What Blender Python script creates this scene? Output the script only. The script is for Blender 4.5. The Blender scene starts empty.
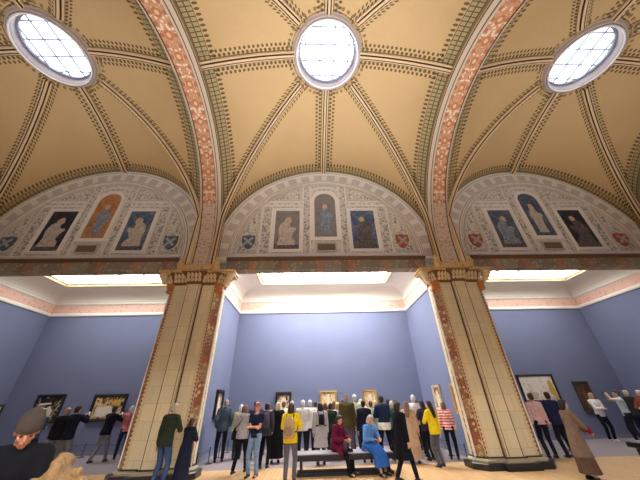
# tuning constants
VAULT_A = (184,158,116); VAULT_B = (199,173,129)
WALL_A = (110,118,148); WALL_B = (118,126,156)
E_LAY = 30.0; E_SIDE = 9.0; E_NEAR = 46.0; E_OC = 2.6; E_UP = 105; EXPO = 0.4
import bpy, bmesh, math, random
from math import sin, cos, pi, sqrt, asin, atan2, radians
from mathutils import Vector, Matrix
random.seed(11)
SC = bpy.context.scene
COL = SC.collection
V = Vector
S = 9.54          # bay spacing
C0 = 4.487        # bay centre line (Y)
YW = 9.25         # lunette wall plane
R0 = 4.55; ZC = 6.7; BUMP = 1.1   # vault profile

# ---------------------------------------------------------------- helpers
class MB:
    def __init__(s): s.v = []; s.f = []; s.m = []; s.at = {}
    def add(s, vs, fs, mat=0):
        b = len(s.v); s.v += [tuple(p) for p in vs]
        s.f += [tuple(i + b for i in f) for f in fs]; s.m += [mat] * len(fs)
        return b
    def box(s, lo, hi, mat=0, rot=None, org=None):
        x0, y0, z0 = lo; x1, y1, z1 = hi
        vs = [V(p) for p in ((x0,y0,z0),(x1,y0,z0),(x1,y1,z0),(x0,y1,z0),(x0,y0,z1),(x1,y0,z1),(x1,y1,z1),(x0,y1,z1))]
        if rot is not None:
            o = V(org) if org else V((0,0,0)); vs = [rot @ (p - o) + o for p in vs]
        s.add(vs, [(0,3,2,1),(4,5,6,7),(0,1,5,4),(1,2,6,5),(2,3,7,6),(3,0,4,7)], mat)
    def loft(s, rings, closed=True, caps=True, mat=0, loop=False):
        n = len(rings[0]); vs = [p for r in rings for p in r]; fs = []
        for i in range(len(rings) - (0 if loop else 1)):
            i2 = (i + 1) % len(rings)
            for j in range(n if closed else n - 1):
                k = (j + 1) % n
                fs.append((i*n+j, i*n+k, i2*n+k, i2*n+j))
        if caps and not loop:
            fs.append(tuple(range(n))[::-1]); fs.append(tuple((len(rings)-1)*n + j for j in range(n)))
        s.add(vs, fs, mat)
    def ell(s, c, r, M=None, nu=14, nv=9, mat=0):
        c = V(c); rings = []
        M = M or Matrix.Identity(3)
        for i in range(nv):
            a = pi * (i + .35) / (nv - 1 + .7)
            rings.append([c + M @ V((r[0]*sin(a)*cos(2*pi*j/nu), r[1]*sin(a)*sin(2*pi*j/nu), -r[2]*cos(a))) for j in range(nu)])
        s.loft(rings, mat=mat)
    def cap(s, a, b, ra, rb, n=12, mat=0):      # tapered capsule
        a = V(a); b = V(b); d = b - a; L = d.length or 1e-6; d = d / L
        x = d.orthogonal().normalized(); y = d.cross(x); rings = []
        for t in (80, 50, 25, 0): 
            h = radians(t); rings.append([a - d*ra*sin(h) + (x*cos(2*pi*j/n) + y*sin(2*pi*j/n))*ra*cos(h) for j in range(n)])
        for t in (0, 25, 50, 80):
            h = radians(t); rings.append([b + d*rb*sin(h) + (x*cos(2*pi*j/n) + y*sin(2*pi*j/n))*rb*cos(h) for j in range(n)])
        s.loft(rings, mat=mat)
    def tube(s, pts, rad, n=8, mat=0, up=None):
        pts = [V(p) for p in pts]; rings = []
        for i, p in enumerate(pts):
            t = (pts[min(i+1, len(pts)-1)] - pts[max(i-1, 0)]).normalized()
            x = (V(up).cross(t) if up else t.orthogonal()).normalized(); y = t.cross(x)
            r = rad[i] if isinstance(rad, (list, tuple)) else rad
            rings.append([p + (x*cos(2*pi*j/n) + y*sin(2*pi*j/n))*r for j in range(n)])
        s.loft(rings, mat=mat)
    def sweep(s, pts, prof, up, mat=0, caps=True):  # profile (side, up) along points; up(i) gives local up
        pts = [V(p) for p in pts]; rings = []
        for i, p in enumerate(pts):
            t = (pts[min(i+1, len(pts)-1)] - pts[max(i-1, 0)]).normalized()
            u = up(i, p) if callable(up) else V(up)
            sd = t.cross(u).normalized(); u = sd.cross(t).normalized()
            rings.append([p + sd*a + u*b for a, b in prof])
        s.loft(rings, mat=mat, caps=caps)
    def prism(s, poly, f0, f1, mat=0):          # polygon mapped by two functions
        s.loft([[f0(*p) for p in poly], [f1(*p) for p in poly]], mat=mat)
    def mesh(s, name, mats=(), smooth=False):
        me = bpy.data.meshes.new(name); me.from_pydata(s.v, [], s.f)
        for m in mats: me.materials.append(m)
        if len(mats) > 1: me.polygons.foreach_set('material_index', s.m)
        if smooth: me.polygons.foreach_set('use_smooth', [True]*len(me.polygons))
        for k, vals in s.at.items():
            me.attributes.new(k, 'FLOAT', 'POINT').data.foreach_set('value', vals)
        me.update(); me.validate()
        bm = bmesh.new(); bm.from_mesh(me)
        if not s.at: bmesh.ops.recalc_face_normals(bm, faces=bm.faces)
        bm.to_mesh(me); bm.free()
        return me
    def build(s, name, mats, parent=None, smooth=False, loc=None):
        if not isinstance(mats, (list, tuple)): mats = [mats]
        o = bpy.data.objects.new(name, s.mesh(name, mats, smooth)); COL.objects.link(o)
        if loc: o.location = loc
        if parent: o.parent = parent
        return o

def tag(o, label=None, cat=None, group=None, kind=None):
    if label: o['label'] = label
    if cat: o['category'] = cat
    if group: o['group'] = group
    if kind: o['kind'] = kind
    return o
def struct(o, label=None): o['kind'] = 'structure'; return tag(o, label)
def empty(name, loc=(0,0,0), rz=0):
    o = bpy.data.objects.new(name, None); COL.objects.link(o); o.location = loc; o.rotation_euler.z = rz
    o.empty_display_size = .1
    return o
def kids(o): return [c for c in bpy.data.objects if c.parent == o]
def copy_tree(o, parent=None):
    c = o.copy(); COL.objects.link(c); c.parent = parent
    for k in kids(o): copy_tree(k, c)
    return c
def place(o, loc, rz=0): o.location = loc; o.rotation_euler.z = rz; return o

# ---------------------------------------------------------------- materials
def lin(c):
    return tuple(((x/255)/12.92 if x/255 <= .04045 else ((x/255+.055)/1.055)**2.4) for x in c) + (1,)
class NT:
    def __init__(s, name, rough=.7, spec=.3):
        s.mat = bpy.data.materials.new(name); s.mat.use_nodes = True
        s.t = s.mat.node_tree; s.b = s.t.nodes['Principled BSDF']
        s.b.inputs['Roughness'].default_value = rough; s.b.inputs['Specular IOR Level'].default_value = spec
    def n(s, typ, **kw):
        d = s.t.nodes.new(typ)
        for k, v in kw.items(): setattr(d, k, v)
        return d
    def link(s, a, b): s.t.links.new(a, b)
    def set(s, sock, v):
        if isinstance(v, bpy.types.NodeSocket): s.link(v, sock)
        else: sock.default_value = v
    def m(s, op, a, b=None, c=None):
        d = s.n('ShaderNodeMath', operation=op)
        for i, v in enumerate((a, b, c)):
            if v is not None: s.set(d.inputs[i], v)
        return d.outputs[0]
    def attr(s, name): return s.n('ShaderNodeAttribute', attribute_name=name).outputs['Fac']
    def obj(s): return s.n('ShaderNodeTexCoord').outputs['Object']
    def xyz(s, v=None):
        d = s.n('ShaderNodeSeparateXYZ'); s.link(v or s.obj(), d.inputs[0]); return d.outputs
    def mix(s, f, a, b):
        d = s.n('ShaderNodeMix', data_type='RGBA'); s.set(d.inputs[0], f)
        for sock, v in ((d.inputs[6], a), (d.inputs[7], b)):
            s.set(sock, lin(v) if isinstance(v, tuple) and len(v) == 3 else v)
        return d.outputs[2]
    def noise(s, scale=5, detail=3, vec=None, rough=.5):
        d = s.n('ShaderNodeTexNoise'); d.inputs['Scale'].default_value = scale; d.inputs['Detail'].default_value = detail
        d.inputs['Roughness'].default_value = rough
        s.link(vec or s.obj(), d.inputs['Vector']); return d.outputs['Fac']
    def vor(s, scale=5, vec=None, out='Distance'):
        d = s.n('ShaderNodeTexVoronoi'); d.inputs['Scale'].default_value = scale
        s.link(vec or s.obj(), d.inputs['Vector']); return d.outputs[out]
    def comb(s, x, y, z=0.0):
        d = s.n('ShaderNodeCombineXYZ')
        for i, v in enumerate((x, y, z)): s.set(d.inputs[i], v)
        return d.outputs[0]
    def ramp(s, f, stops, const=False):
        d = s.n('ShaderNodeValToRGB'); e = d.color_ramp.elements
        if const: d.color_ramp.interpolation = 'CONSTANT'
        while len(e) < len(stops): e.new(.5)
        for el, (p, c) in zip(e, stops): el.position = p; el.color = lin(c)
        s.link(f, d.inputs[0]); return d.outputs[0]
    def line(s, d, c, w): return s.m('COMPARE', d, c, w)
    def leaf(s, d, a, d0, wd, pitch, wa, off=0.0):
        p = s.m('DIVIDE', s.m('SUBTRACT', d, d0), wd)
        q = s.m('FRACT', s.m('ADD', s.m('DIVIDE', a, pitch), off + 100.0))
        q = s.m('MULTIPLY', s.m('SUBTRACT', q, .5), pitch / wa)
        return s.m('LESS_THAN', s.m('ADD', s.m('MULTIPLY', p, p), s.m('MULTIPLY', q, q)), 1.0)
    def any(s, *a):
        r = a[0]
        for x in a[1:]: r = s.m('MAXIMUM', r, x)
        return r
    def color(s, c): s.set(s.b.inputs['Base Color'], lin(c) if isinstance(c, tuple) and len(c) == 3 else c); return s
    def bump(s, h, strength=.3, dist=.02):
        d = s.n('ShaderNodeBump'); d.inputs['Strength'].default_value = strength; d.inputs['Distance'].default_value = dist
        s.link(h, d.inputs['Height']); s.link(d.outputs[0], s.b.inputs['Normal']); return s
_pl = {}
def plain(c, rough=.6, spec=.3, metal=0, var=.08, sc=30):
    k = (c, rough, spec, metal)
    if k not in _pl:
        m = NT('paint_%d_%d_%d' % c, rough, spec); dk = tuple(int(x*(1-var)) for x in c); lt = tuple(min(255, int(x*(1+var))) for x in c)
        m.color(m.mix(m.noise(sc, 2), dk, lt)); m.b.inputs['Metallic'].default_value = metal
        _pl[k] = m.mat
    return _pl[k]
def cloth(c):
    k = ('cloth', c)
    if k not in _pl:
        m = NT('cloth_%d_%d_%d' % c, .9, .1); n = m.noise(14, 4)
        m.color(m.mix(n, tuple(int(x*.8) for x in c), tuple(min(255, int(x*1.12)) for x in c)))
        m.bump(m.noise(18, 3), .5, .02); _pl[k] = m.mat
    return _pl[k]
def emis(name, c, s):
    m = NT(name, .4); m.color((230,235,240)); m.b.inputs['Emission Color'].default_value = lin(c); m.b.inputs['Emission Strength'].default_value = s
    return m.mat

# vault plaster with painted leaf borders along ribs, arches, lunettes and oculus
m = NT('vault_plaster', .85, .1)
dd, da, dr, dra, de, dea, do, doa = [m.attr(k) for k in ('dd','da','dr','dra','de','dea','do','doa')]
isY = m.attr('isy')
nb = m.mix(m.noise(.5, 2), VAULT_A, VAULT_B)
nb = m.mix(m.m('MULTIPLY', m.noise(9, 3), .35), nb, (172,146,106))
def border(d, a):   # leaf masks beside a rib
    return m.any(m.leaf(d, a, .22, .055, .15, .05), m.leaf(d, a, .35, .055, .15, .042, .5), m.line(d, .15, .014))
lf = m.any(border(dd, da), border(dr, dra))
tint = m.any(m.m('LESS_THAN', dd, .30), m.m('LESS_THAN', dr, .30))
# arch strip: wide ladder band then leaf spikes
strip = m.m('LESS_THAN', de, .36)
lad = m.any(m.line(de, .02, .025), m.line(de, .19, .015), m.line(de, .36, .018),
            m.m('LESS_THAN', m.m('FRACT', m.m('ADD', m.m('DIVIDE', dea, .14), 50.0)), .22))
spk = m.leaf(de, dea, .45, .075, .15, .042)
ol = m.any(m.leaf(do, doa, .30, .06, .2, .055), m.line(do, .19, .015))
c = m.mix(m.m('MULTIPLY', tint, .35), nb, (196,172,128))
c = m.mix(m.m('MULTIPLY', lf, .85), c, (74,60,40))
c = m.mix(m.m('MULTIPLY', ol, .7), c, (92,74,50))
c = m.mix(m.m('MULTIPLY', strip, .75), c, (156,146,112))
c = m.mix(m.m('MULTIPLY', m.m('MULTIPLY', lad, strip), .85), c, (64,58,42))
c = m.mix(m.m('MULTIPLY', spk, .85), c, (74,64,40))
m.color(c); M_VAULT = m.mat

m = NT('rib_paint', .7, .2)
u = m.attr('u')
c = m.mix(m.any(m.line(u, -.057, .02), m.line(u, .057, .02)), (218,196,160), (74,48,36))  # dark lines paint the shade of the gaps beside the centre roll
m.color(c); M_RIB = m.mat

# transverse arch: red floral soffit, pale borders
m = NT('arch_paint', .8, .15)
u = m.attr('u'); s_ = m.attr('s'); au = m.m('ABSOLUTE', u)
band = m.m('LESS_THAN', au, .25)
vec = m.comb(m.m('ABSOLUTE', u), s_, 0)
fl = m.vor(9.0, vec); fl2 = m.vor(5.0, vec)
red = m.mix(m.m('LESS_THAN', fl, .40), (204,156,122), (230,216,192))
red = m.mix(m.m('LESS_THAN', m.vor(15, vec), .25), red, (158,112,88))
red = m.mix(m.leaf(au, s_, 0.0, .13, .62, .15), red, (188,130,98))
red = m.mix(m.leaf(au, s_, 0.0, .06, .62, .07), red, (226,194,150))
red = m.mix(m.leaf(au, s_, .2, .06, .31, .07, .5), red, (184,120,90))
gry = m.mix(m.m('LESS_THAN', fl, .30), (206,192,176), (150,118,104))
low = m.m('LESS_THAN', s_, 2.75)
inner = m.mix(m.m('MULTIPLY', low, .85), red, gry)
ed = m.mix(m.any(m.line(au, .262, .014), m.line(au, .34, .008), m.line(au, .445, .012)), (205,194,176), (98,80,66))
c = m.mix(band, ed, inner)
c = m.mix(m.m('GREATER_THAN', au, .465), c, (150,128,92))
m.color(c); M_ARCH = m.mat

# lunette stucco
def stucco(name, base, orn, sc, thr=.30, f=.75):
    m = NT(name, .85, .12); x, y, z = m.xyz()
    v = m.comb(m.m('ABSOLUTE', x), 0.0, z)
    a = m.vor(sc, v); w = m.noise(sc*.9, 2, v)
    k = m.any(m.m('LESS_THAN', a, thr), m.line(w, .5, .02))
    m.color(m.mix(m.m('MULTIPLY', k, f), base, orn)); return m.mat
M_TYMP = stucco('tympanum_ornament', (228,226,222), (160,158,152), 4.5, .36, .6)
M_STRIP = stucco('ornament_strip', (216,214,208), (124,126,122), 7, .36)
M_FOL = stucco('foliage_paint', (222,220,212), (112,124,118), 6.5, .36)
m = NT('archivolt', .85, .12)
r_ = m.attr('r'); s_ = m.attr('s')
blk = m.m('MULTIPLY', m.m('LESS_THAN', m.m('FRACT', m.m('DIVIDE', s_, .62)), .62), m.line(r_, 4.16, .17))
edge = m.any(m.line(r_, 3.84, .012), m.line(r_, 3.93, .012), m.line(r_, 4.42, .012))
c = m.mix(m.m('MULTIPLY', blk, m.m('ADD', .45, m.m('MULTIPLY', m.noise(4), .5))), (228,225,220), (184,178,172))
c = m.mix(m.m('MULTIPLY', edge, .8), c, (120,100,84)); m.color(c); M_ARCHI = m.mat
M_FRAME_W = plain((236,234,230), .8)
M_FRAME_G = plain((208,202,188), .8)

# lintel
m = NT('lintel_paint', .75, .2); x, y, z = m.xyz()
seg = m.m('FRACT', m.m('ADD', m.m('DIVIDE', x, 2.6), .42))
c = m.ramp(seg, [(0,(138,132,122)),(.26,(176,138,116)),(.36,(150,146,130)),(.62,(138,124,110)),(.74,(170,130,112)),(.84,(140,138,126))], True)
k = m.m('LESS_THAN', m.vor(6, m.comb(x, 0, z)), .32)
c = m.mix(m.m('MULTIPLY', k, .6), c, (196,178,150))
c = m.mix(m.m('GREATER_THAN', z, 6.29), c, (110,88,74)); m.color(c); M_LINTEL = m.mat

# pier stone
m = NT('pier_stone', .6, .3); x, y, z = m.xyz()
br = m.n('ShaderNodeTexBrick'); br.offset = .5; br.inputs['Scale'].default_value = 1
br.inputs['Color1'].default_value = lin((222,210,178)); br.inputs['Color2'].default_value = lin((204,198,166)); br.inputs['Mortar'].default_value = lin((184,170,138))
br.inputs['Mortar Size'].default_value = .008; br.inputs['Brick Width'].default_value = .62; br.inputs['Row Height'].default_value = .42; br.inputs['Bias'].default_value = 0
m.link(m.comb(m.m('ADD', x, m.m('MULTIPLY', y, .6)), z, 0), br.inputs['Vector'])
row = m.m('LESS_THAN', m.m('FRACT', m.m('DIVIDE', z, .84)), .5)
c = m.mix(m.m('MULTIPLY', row, .45), br.outputs['Color'], (200,198,168))
c = m.mix(m.m('MULTIPLY', m.noise(3, 3), .4), c, (220,202,172)); m.color(c); M_STONE = m.mat
m = NT('red_painted_strip', .65, .25); x, y, z = m.xyz()
ax = m.m('ABSOLUTE', x)
a = m.vor(7, m.comb(x, y, z)); big = m.m('LESS_THAN', m.m('FRACT', m.m('DIVIDE', z, 1.1)), .45)
c = m.mix(big, (140,84,60), (158,124,90)); c = m.mix(m.m('LESS_THAN', a, .36), c, (200,172,126)); c = m.mix(m.line(m.noise(6), .5, .02), c, (100,74,56))
m.color(c); M_RED = m.mat
m = NT('zigzag_border', .65, .25); x, y, z = m.xyz()
zz = m.m('PINGPONG', z, .05)
c = m.mix(m.m('LESS_THAN', m.m('ADD', m.m('SUBTRACT', .735, m.m('ABSOLUTE', x)), 0.0), m.m('MULTIPLY', zz, 1.1)), (206,190,156), (136,92,68)); m.color(c); M_ZIG = m.mat
m = NT('capital_gold', .5, .4); n = m.noise(9, 3)
c = m.mix(n, (206,172,112), (222,196,146)); c = m.mix(m.m('LESS_THAN', m.vor(11), .26), c, (150,108,70)); m.color(c); m.bump(m.vor(14), .6, .03); M_GOLD = m.mat
m = NT('leaf_carving', .6, .3); c = m.mix(m.noise(12, 2), (226,212,180), (190,168,128)); m.color(c); m.bump(m.noise(25), .5, .02); M_LEAF = m.mat
M_BELL = plain((120,90,60), .7)
M_NECK = plain((186,120,72), .6)
M_BLACK = plain((34,34,38), .35, .5)
M_PLINTH = plain((168,158,132), .5)
M_DARKLINE = plain((96,60,42), .6)

# alcove
m = NT('grey_blue_wall', .8, .15); m.color(m.mix(m.noise(1.2, 2), WALL_A, WALL_B)); M_BLUE = m.mat
M_WHITE = plain((232,230,224), .8, var=.02)
m = NT('pink_frieze', .8, .15); x, y, z = m.xyz()
k = m.m('LESS_THAN', m.vor(5, m.comb(m.m('ADD', x, y), 0, z)), .33)
m.color(m.mix(m.m('MULTIPLY', k, .6), (226,190,176), (206,160,142))); M_PINK = m.mat
M_CREAM = plain((226,212,176), .7, var=.03)
M_LAY = emis('laylight_glass', (255,252,246), E_LAY); M_LAY2 = emis('laylight_glass_dimmer', (255,252,246), E_SIDE); M_LAY3 = emis('laylight_glass_opposite', (255,250,242), E_NEAR)
M_SKYGLASS = emis('sky_glass', (236,244,255), E_OC)
M_BAR = plain((150,158,176), .5)
M_RIM = plain((178,166,164), .5, .4); M_LIT_RIM = plain((232,230,234), .4, .5)

# floors
m = NT('parquet', .42, .4); x, y, z = m.xyz()
br = m.n('ShaderNodeTexBrick'); br.offset = .5; br.inputs['Scale'].default_value = 1
br.inputs['Color1'].default_value = lin((222,186,138)); br.inputs['Color2'].default_value = lin((204,164,114)); br.inputs['Mortar'].default_value = lin((120,84,50))
br.inputs['Mortar Size'].default_value = .003; br.inputs['Brick Width'].default_value = .7; br.inputs['Row Height'].default_value = .11
zz = m.m('PINGPONG', x, .5)
m.link(m.comb(m.m('ADD', y, zz), x, 0), br.inputs['Vector'])
m.color(m.mix(m.m('MULTIPLY', m.noise(2.0, 3), .5), br.outputs['Color'], (228,194,146))); M_WOOD = m.mat
m = NT('grey_stone_floor', .45, .4); m.color(m.mix(m.noise(3, 3), (142,132,138), (160,150,154))); M_GREY = m.mat
# ================================================================ SETTING
def Z(t): return ZC + sqrt(max(0, R0*R0 - t*t))
def bump(t): return BUMP*max(0, 1 - (t/R0)**2)
HOLE = 1.10; TM = 4.32
# arc length along the diagonal
_da = [0.0]; _N = 400
for i in range(_N):
    t0 = TM*i/_N; t1 = TM*(i+1)/_N
    _da.append(_da[-1] + sqrt(2*(t1-t0)**2 + (Z(t1)+bump(t1)-Z(t0)-bump(t0))**2))
def diag_len(t): return _da[min(_N, int(round(abs(t)/TM*_N)))]

def vault_mesh():
    mb = MB(); keys = ('dd','da','dr','dra','de','dea','do','doa','isy')
    at = {k: [] for k in keys}
    NI, NJ = 60, 30; th = asin(TM/R0)
    for q in range(4):
        isY = q % 2 == 0; e = (YW - C0 + .02) if isY else TM
        M = Matrix.Rotation(q*pi/2, 3, 'Z'); b = len(mb.v)
        for i in range(NI + 1):
            a = -th + 2*th*i/NI; x = R0*sin(a)
            s0 = max(abs(x), sqrt(max(0, HOLE**2 - x*x)))
            for j in range(NJ + 1):
                y = s0 + (e - s0)*j/NJ
                mb.v.append(tuple(M @ V((x, y, Z(x) + bump(y)))))
                r = sqrt(x*x + y*y)
                for k, val in zip(keys, (y - abs(x), diag_len(x), abs(R0*a), y, e - y, R0*a, r - HOLE, atan2(x, y)*1.5, float(isY))): at[k].append(val)
        for i in range(NI):
            for j in range(NJ):
                p = b + i*(NJ+1) + j
                mb.f.append((p, p+1, p+NJ+2, p+NJ+1)); mb.m.append(0)
    mb.at = at
    return mb
# --- vault of the middle bay with ribs
RIBP = [(-.12,0),(-.12,.05),(-.09,.085),(-.055,.06),(-.045,.10),(0,.135),(.045,.10),(.055,.06),(.09,.085),(.12,.05),(.12,0),(.06,-.10),(-.06,-.10)]
def rib(pts, upf, name, parent):
    mb = MB(); mb.sweep(pts, RIBP, upf); n = len(pts)
    mb.at = {'u': [p[0] for _ in range(n) for p in RIBP]}
    return mb.build(name, M_RIB, parent, False)
vault = struct(vault_mesh().build('ceiling', M_VAULT, None, True, (0, C0, 0)))
def dpt(t, sx, sy): return V((sx*t, sy*t, Z(t) + bump(t) - .02))
for sx in (-1, 1):
    for sy in (-1, 1):
        th = asin(TM/R0)
        pts = [dpt(R0*sin(th*i/40), sx, sy) for i in range(41) if R0*sin(th*i/40) > .86]
        pts += [V((sx*TM, sy*TM, z)) for z in (7.6, 7.0, 6.4, 5.75)]
        rib(pts, lambda i, p: V((-p.x, -p.y, -(p.z - 7.0))), 'rib', vault)
for q in range(4):
    M = Matrix.Rotation(q*pi/2, 3, 'Z'); e = YW - C0 if q % 2 == 0 else TM
    pts = [M @ V((0, HOLE + .08 + (e - HOLE - .08)*i/16, Z(0) + bump(HOLE + .08 + (e - HOLE - .08)*i/16) - .02)) for i in range(17)]
    rib([p*1.0 for p in pts], V((0, 0, -1)), 'ridge_rib', vault)
# --- round roof window of a bay
def lathe(mb, prof, n=64, z=0, mat=0):
    mb.loft([[(r*cos(2*pi*j/n), r*sin(2*pi*j/n), h + z) for j in range(n)] for r, h in prof], mat=mat, loop=True)
ZO = 12.2
def oculus(n, loc):
    mb = MB(); lathe(mb, [(1.21,.02),(1.19,-.06),(1.15,-.09),(1.11,-.05),(1.10,-.10),(1.07,-.11),(1.04,-.05),(1.04,.34),(1.30,.34),(1.30,.10)], z=ZO)
    o = struct(mb.build('window_%d' % n, M_RIM, None, True, loc)); o.data.polygons.foreach_set('use_smooth', [False]*len(o.data.polygons))
    g = MB(); g.loft([[(1.05*cos(2*pi*j/48), 1.05*sin(2*pi*j/48), ZO + h) for j in range(48)] for h in (.29, .33)])
    g.build('glass', M_SKYGLASS, o)
    for off in (-.78, -.26, .26, .78):
        L = sqrt(1.03**2 - off*off)
        for a in (0, 1):
            b = MB()
            lo, hi = ((off-.015, -L, ZO+.22), (off+.015, L, ZO+.285)) if a == 0 else ((-L, off-.015, ZO+.22), (L, off+.015, ZO+.285))
            b.box(lo, hi); b.build('glazing_bar', M_BAR, o)
    b = MB(); lathe(b, [(1.03,.2),(.97,.2),(.97,.29),(1.03,.29)], z=ZO); b.build('inner_ring', M_BAR, o)
    b = MB(); b.loft([[((1.085 + .03*cos(t))*cos(2*pi*j/64), (1.085 + .03*cos(t))*sin(2*pi*j/64), ZO - .10 + .035*sin(t)) for j in range(64)] for t in [2*pi*i/8 for i in range(8)]], loop=True); b.build('lit_rim_roll', M_LIT_RIM, o, True)  # last roll is white to paint in the light on the inner ring
    return o
oc = [oculus(k + 3, (k*S, C0, 0)) for k in (-2, -1, 0, 1, 2)]
for k in (-2, -1, 1, 2): place(copy_tree(vault), (k*S, C0, 0))

# --- transverse arches
prof = [(-.47,4.86),(-.47,4.52),(-.44,4.47),(-.34,4.34),(-.32,4.28),(-.28,4.27),(-.26,4.31),(0,4.31),(.26,4.31),(.28,4.27),(.32,4.28),(.34,4.34),(.44,4.47),(.47,4.52),(.47,4.86)]
mb = MB(); rings = []; sv = []
path = [(0, 5.74 - ZC), (0, 6.3 - ZC)] + [(pi*i/96, 0) for i in range(97)] + [(pi, 6.3 - ZC), (pi, 5.74 - ZC)]
for a, dz in path:
    rings.append([(u, -r*cos(a), ZC + r*sin(a) + dz) for u, r in prof])
    L = 4.3*min(a, pi - a) + (.8 + dz if a in (0, pi) else .8)
    sv += [L]*len(prof)
mb.loft(rings, caps=True); mb.at = {'u': [p[0] for _ in path for p in prof], 's': sv}
arch = struct(mb.build('trim_1', M_ARCH, None, False, (-S/2, C0, 0)))
for k in (-2.5, -1.5, .5, 1.5, 2.5): place(copy_tree(arch), (k*S, C0, 0)).name = 'trim_2'

# --- lunette wall over each opening (local origin: bay centre)
yw = YW - C0
def arcpts(R, n, z0=ZC, a0=0, a1=pi): return [(R*cos(a0 + (a1-a0)*i/n), z0 + R*sin(a0 + (a1-a0)*i/n)) for i in range(n + 1)]
def lunette():
    mb = MB(); mb.box((-S/2, yw, 6.3), (S/2, yw + .3, 12.1))
    w = mb.build('lunette_wall', M_TYMP)
    # archivolt ring, stilted to the cornice
    R = [(3.78,.0),(3.78,-.10),(3.86,-.13),(3.94,-.10),(3.96,-.06),(4.38,-.06),(4.40,-.10),(4.52,-.10),(4.62,-.04),(4.62,0)]
    path = [(0, 6.4 - ZC)] + [(pi*i/72, 0) for i in range(73)] + [(pi, 6.4 - ZC)]
    mb = MB(); mb.loft([[(r*cos(a), yw + d, ZC + r*sin(a) + dz) for r, d in R] for a, dz in path])
    mb.at = {'r': [p[0] for _ in path for p in R], 's': [4.16*a + (.2 + dz if a < 1 else .2 - dz) for a, dz in path for _ in R]}
    mb.build('archivolt', M_ARCHI, w)
    def bar(x0, x1, z0, z1, t=.05, name='moulding', mat=M_FRAME_W):
        b = MB(); b.box((x0, yw - t, z0), (x1, yw + .01, z1)); return b.build(name, mat, w)
    for sx in (-1, 1):
        f = lambda a, b: (min(sx*a, sx*b), max(sx*a, sx*b))
        x0, x1 = f(.66, .95); bar(x0, x1, 6.72, 10.42, .02, 'ornament_strip', M_STRIP)
        for a in (.63, .95): x0, x1 = f(a, a + .05); bar(x0, x1, 6.62, 10.38)
        x0, x1 = f(2.36, 2.72); bar(x0, x1, 6.72, 9.05, .02, 'ornament_strip', M_STRIP)
        for a in (2.30, 2.72): x0, x1 = f(a, a + .05); bar(x0, x1, 6.62, 9.08)
        x0, x1 = f(1.0, 2.9); bar(x0, x1, 9.12, 9.2)
        x0, x1 = f(1.0, 2.8); bar(x0, x1, 9.34, 9.42)
        # spandrel triangle panel, top follows the arch
        poly = [(1.06, 9.48), (2.62, 9.48)] + [(x, ZC + sqrt(3.66**2 - x*x)) for x in (2.34, 2.0, 1.6, 1.06)]
        poly = [(max(x, 1.06), z) for x, z in poly]
        b = MB(); b.prism([(sx*x, z) for x, z in poly], lambda x, z: (x, yw - .02, z), lambda x, z: (x, yw + .02, z)); b.build('spandrel_panel', M_FOL, w)
        b = MB(); b.tube([(sx*x, yw - .02, z) for x, z in poly + [poly[0]]], .03, 6); b.build('moulding', M_FRAME_G, w)
        # foliage field with a shield
        poly = [(2.86, 6.78), (3.58, 6.78)] + [(x, ZC + sqrt(3.66**2 - x*x)) for x in (3.52, 3.35, 3.1, 2.86)]
        b = MB(); b.prism([(sx*x, z) for x, z in poly], lambda x, z: (x, yw - .02, z), lambda x, z: (x, yw + .02, z)); b.build('foliage_panel', M_FOL, w)
        b = MB(); b.tube([(sx*x, yw - .02, z) for x, z in poly + [poly[0]]], .03, 6); b.build('moulding', M_FRAME_G, w)
        pl = [(-.26,.28),(.26,.28),(.26,-.02),(.16,-.22),(0,-.34),(-.16,-.22),(-.26,-.02)]
        blue = sx < 0
        b = MB(); b.prism([(sx*3.2 + x, 7.25 + z) for x, z in pl], lambda x, z: (x, yw - .09, z), lambda x, z: (x, yw, z))
        sh = b.build('shield', M_SHB if blue else M_SHR, w)
        b = MB()
        for r in (-1, 1): b.box((sx*3.2 - .05, yw - .105, 7.0), (sx*3.2 + .05, yw - .085, 7.5), rot=Matrix.Rotation(r*.8, 3, 'Y'), org=(sx*3.2, yw, 7.25))
        b.build('shield_cross', M_SHX, sh)
    bar(-3.8, 3.8, 6.55, 6.66, .08)
    b = MB()   # horizontal arch roll inside the archivolt
    b.tube([(3.7*cos(a), yw - .03, ZC + 3.7*sin(a)) for a in [pi*i/60 for i in range(61)]], .035, 6); b.build('moulding', M_FRAME_G, w)
    return struct(w)
M_SHX = plain((176,180,180), .8); M_SHB = plain((88,106,130), .7); M_SHR = plain((176,92,76), .7)
lun = lunette(); lun.location = (0, C0, 0)
# --- painted beam under the lunette
def beam():
    mb = MB(); P = [(4.54,5.90),(4.54,5.95),(4.58,5.97),(4.58,6.28),(4.54,6.30),(4.46,6.34),(4.44,6.40),(4.93,6.40),(4.93,5.92)]
    mb.loft([[(x, y, z) for y, z in P] for x in (-3.86, 3.86)])
    return struct(mb.build('lintel', M_LINTEL))
bm_ = beam(); bm_.location = (0, C0, 0)
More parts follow.
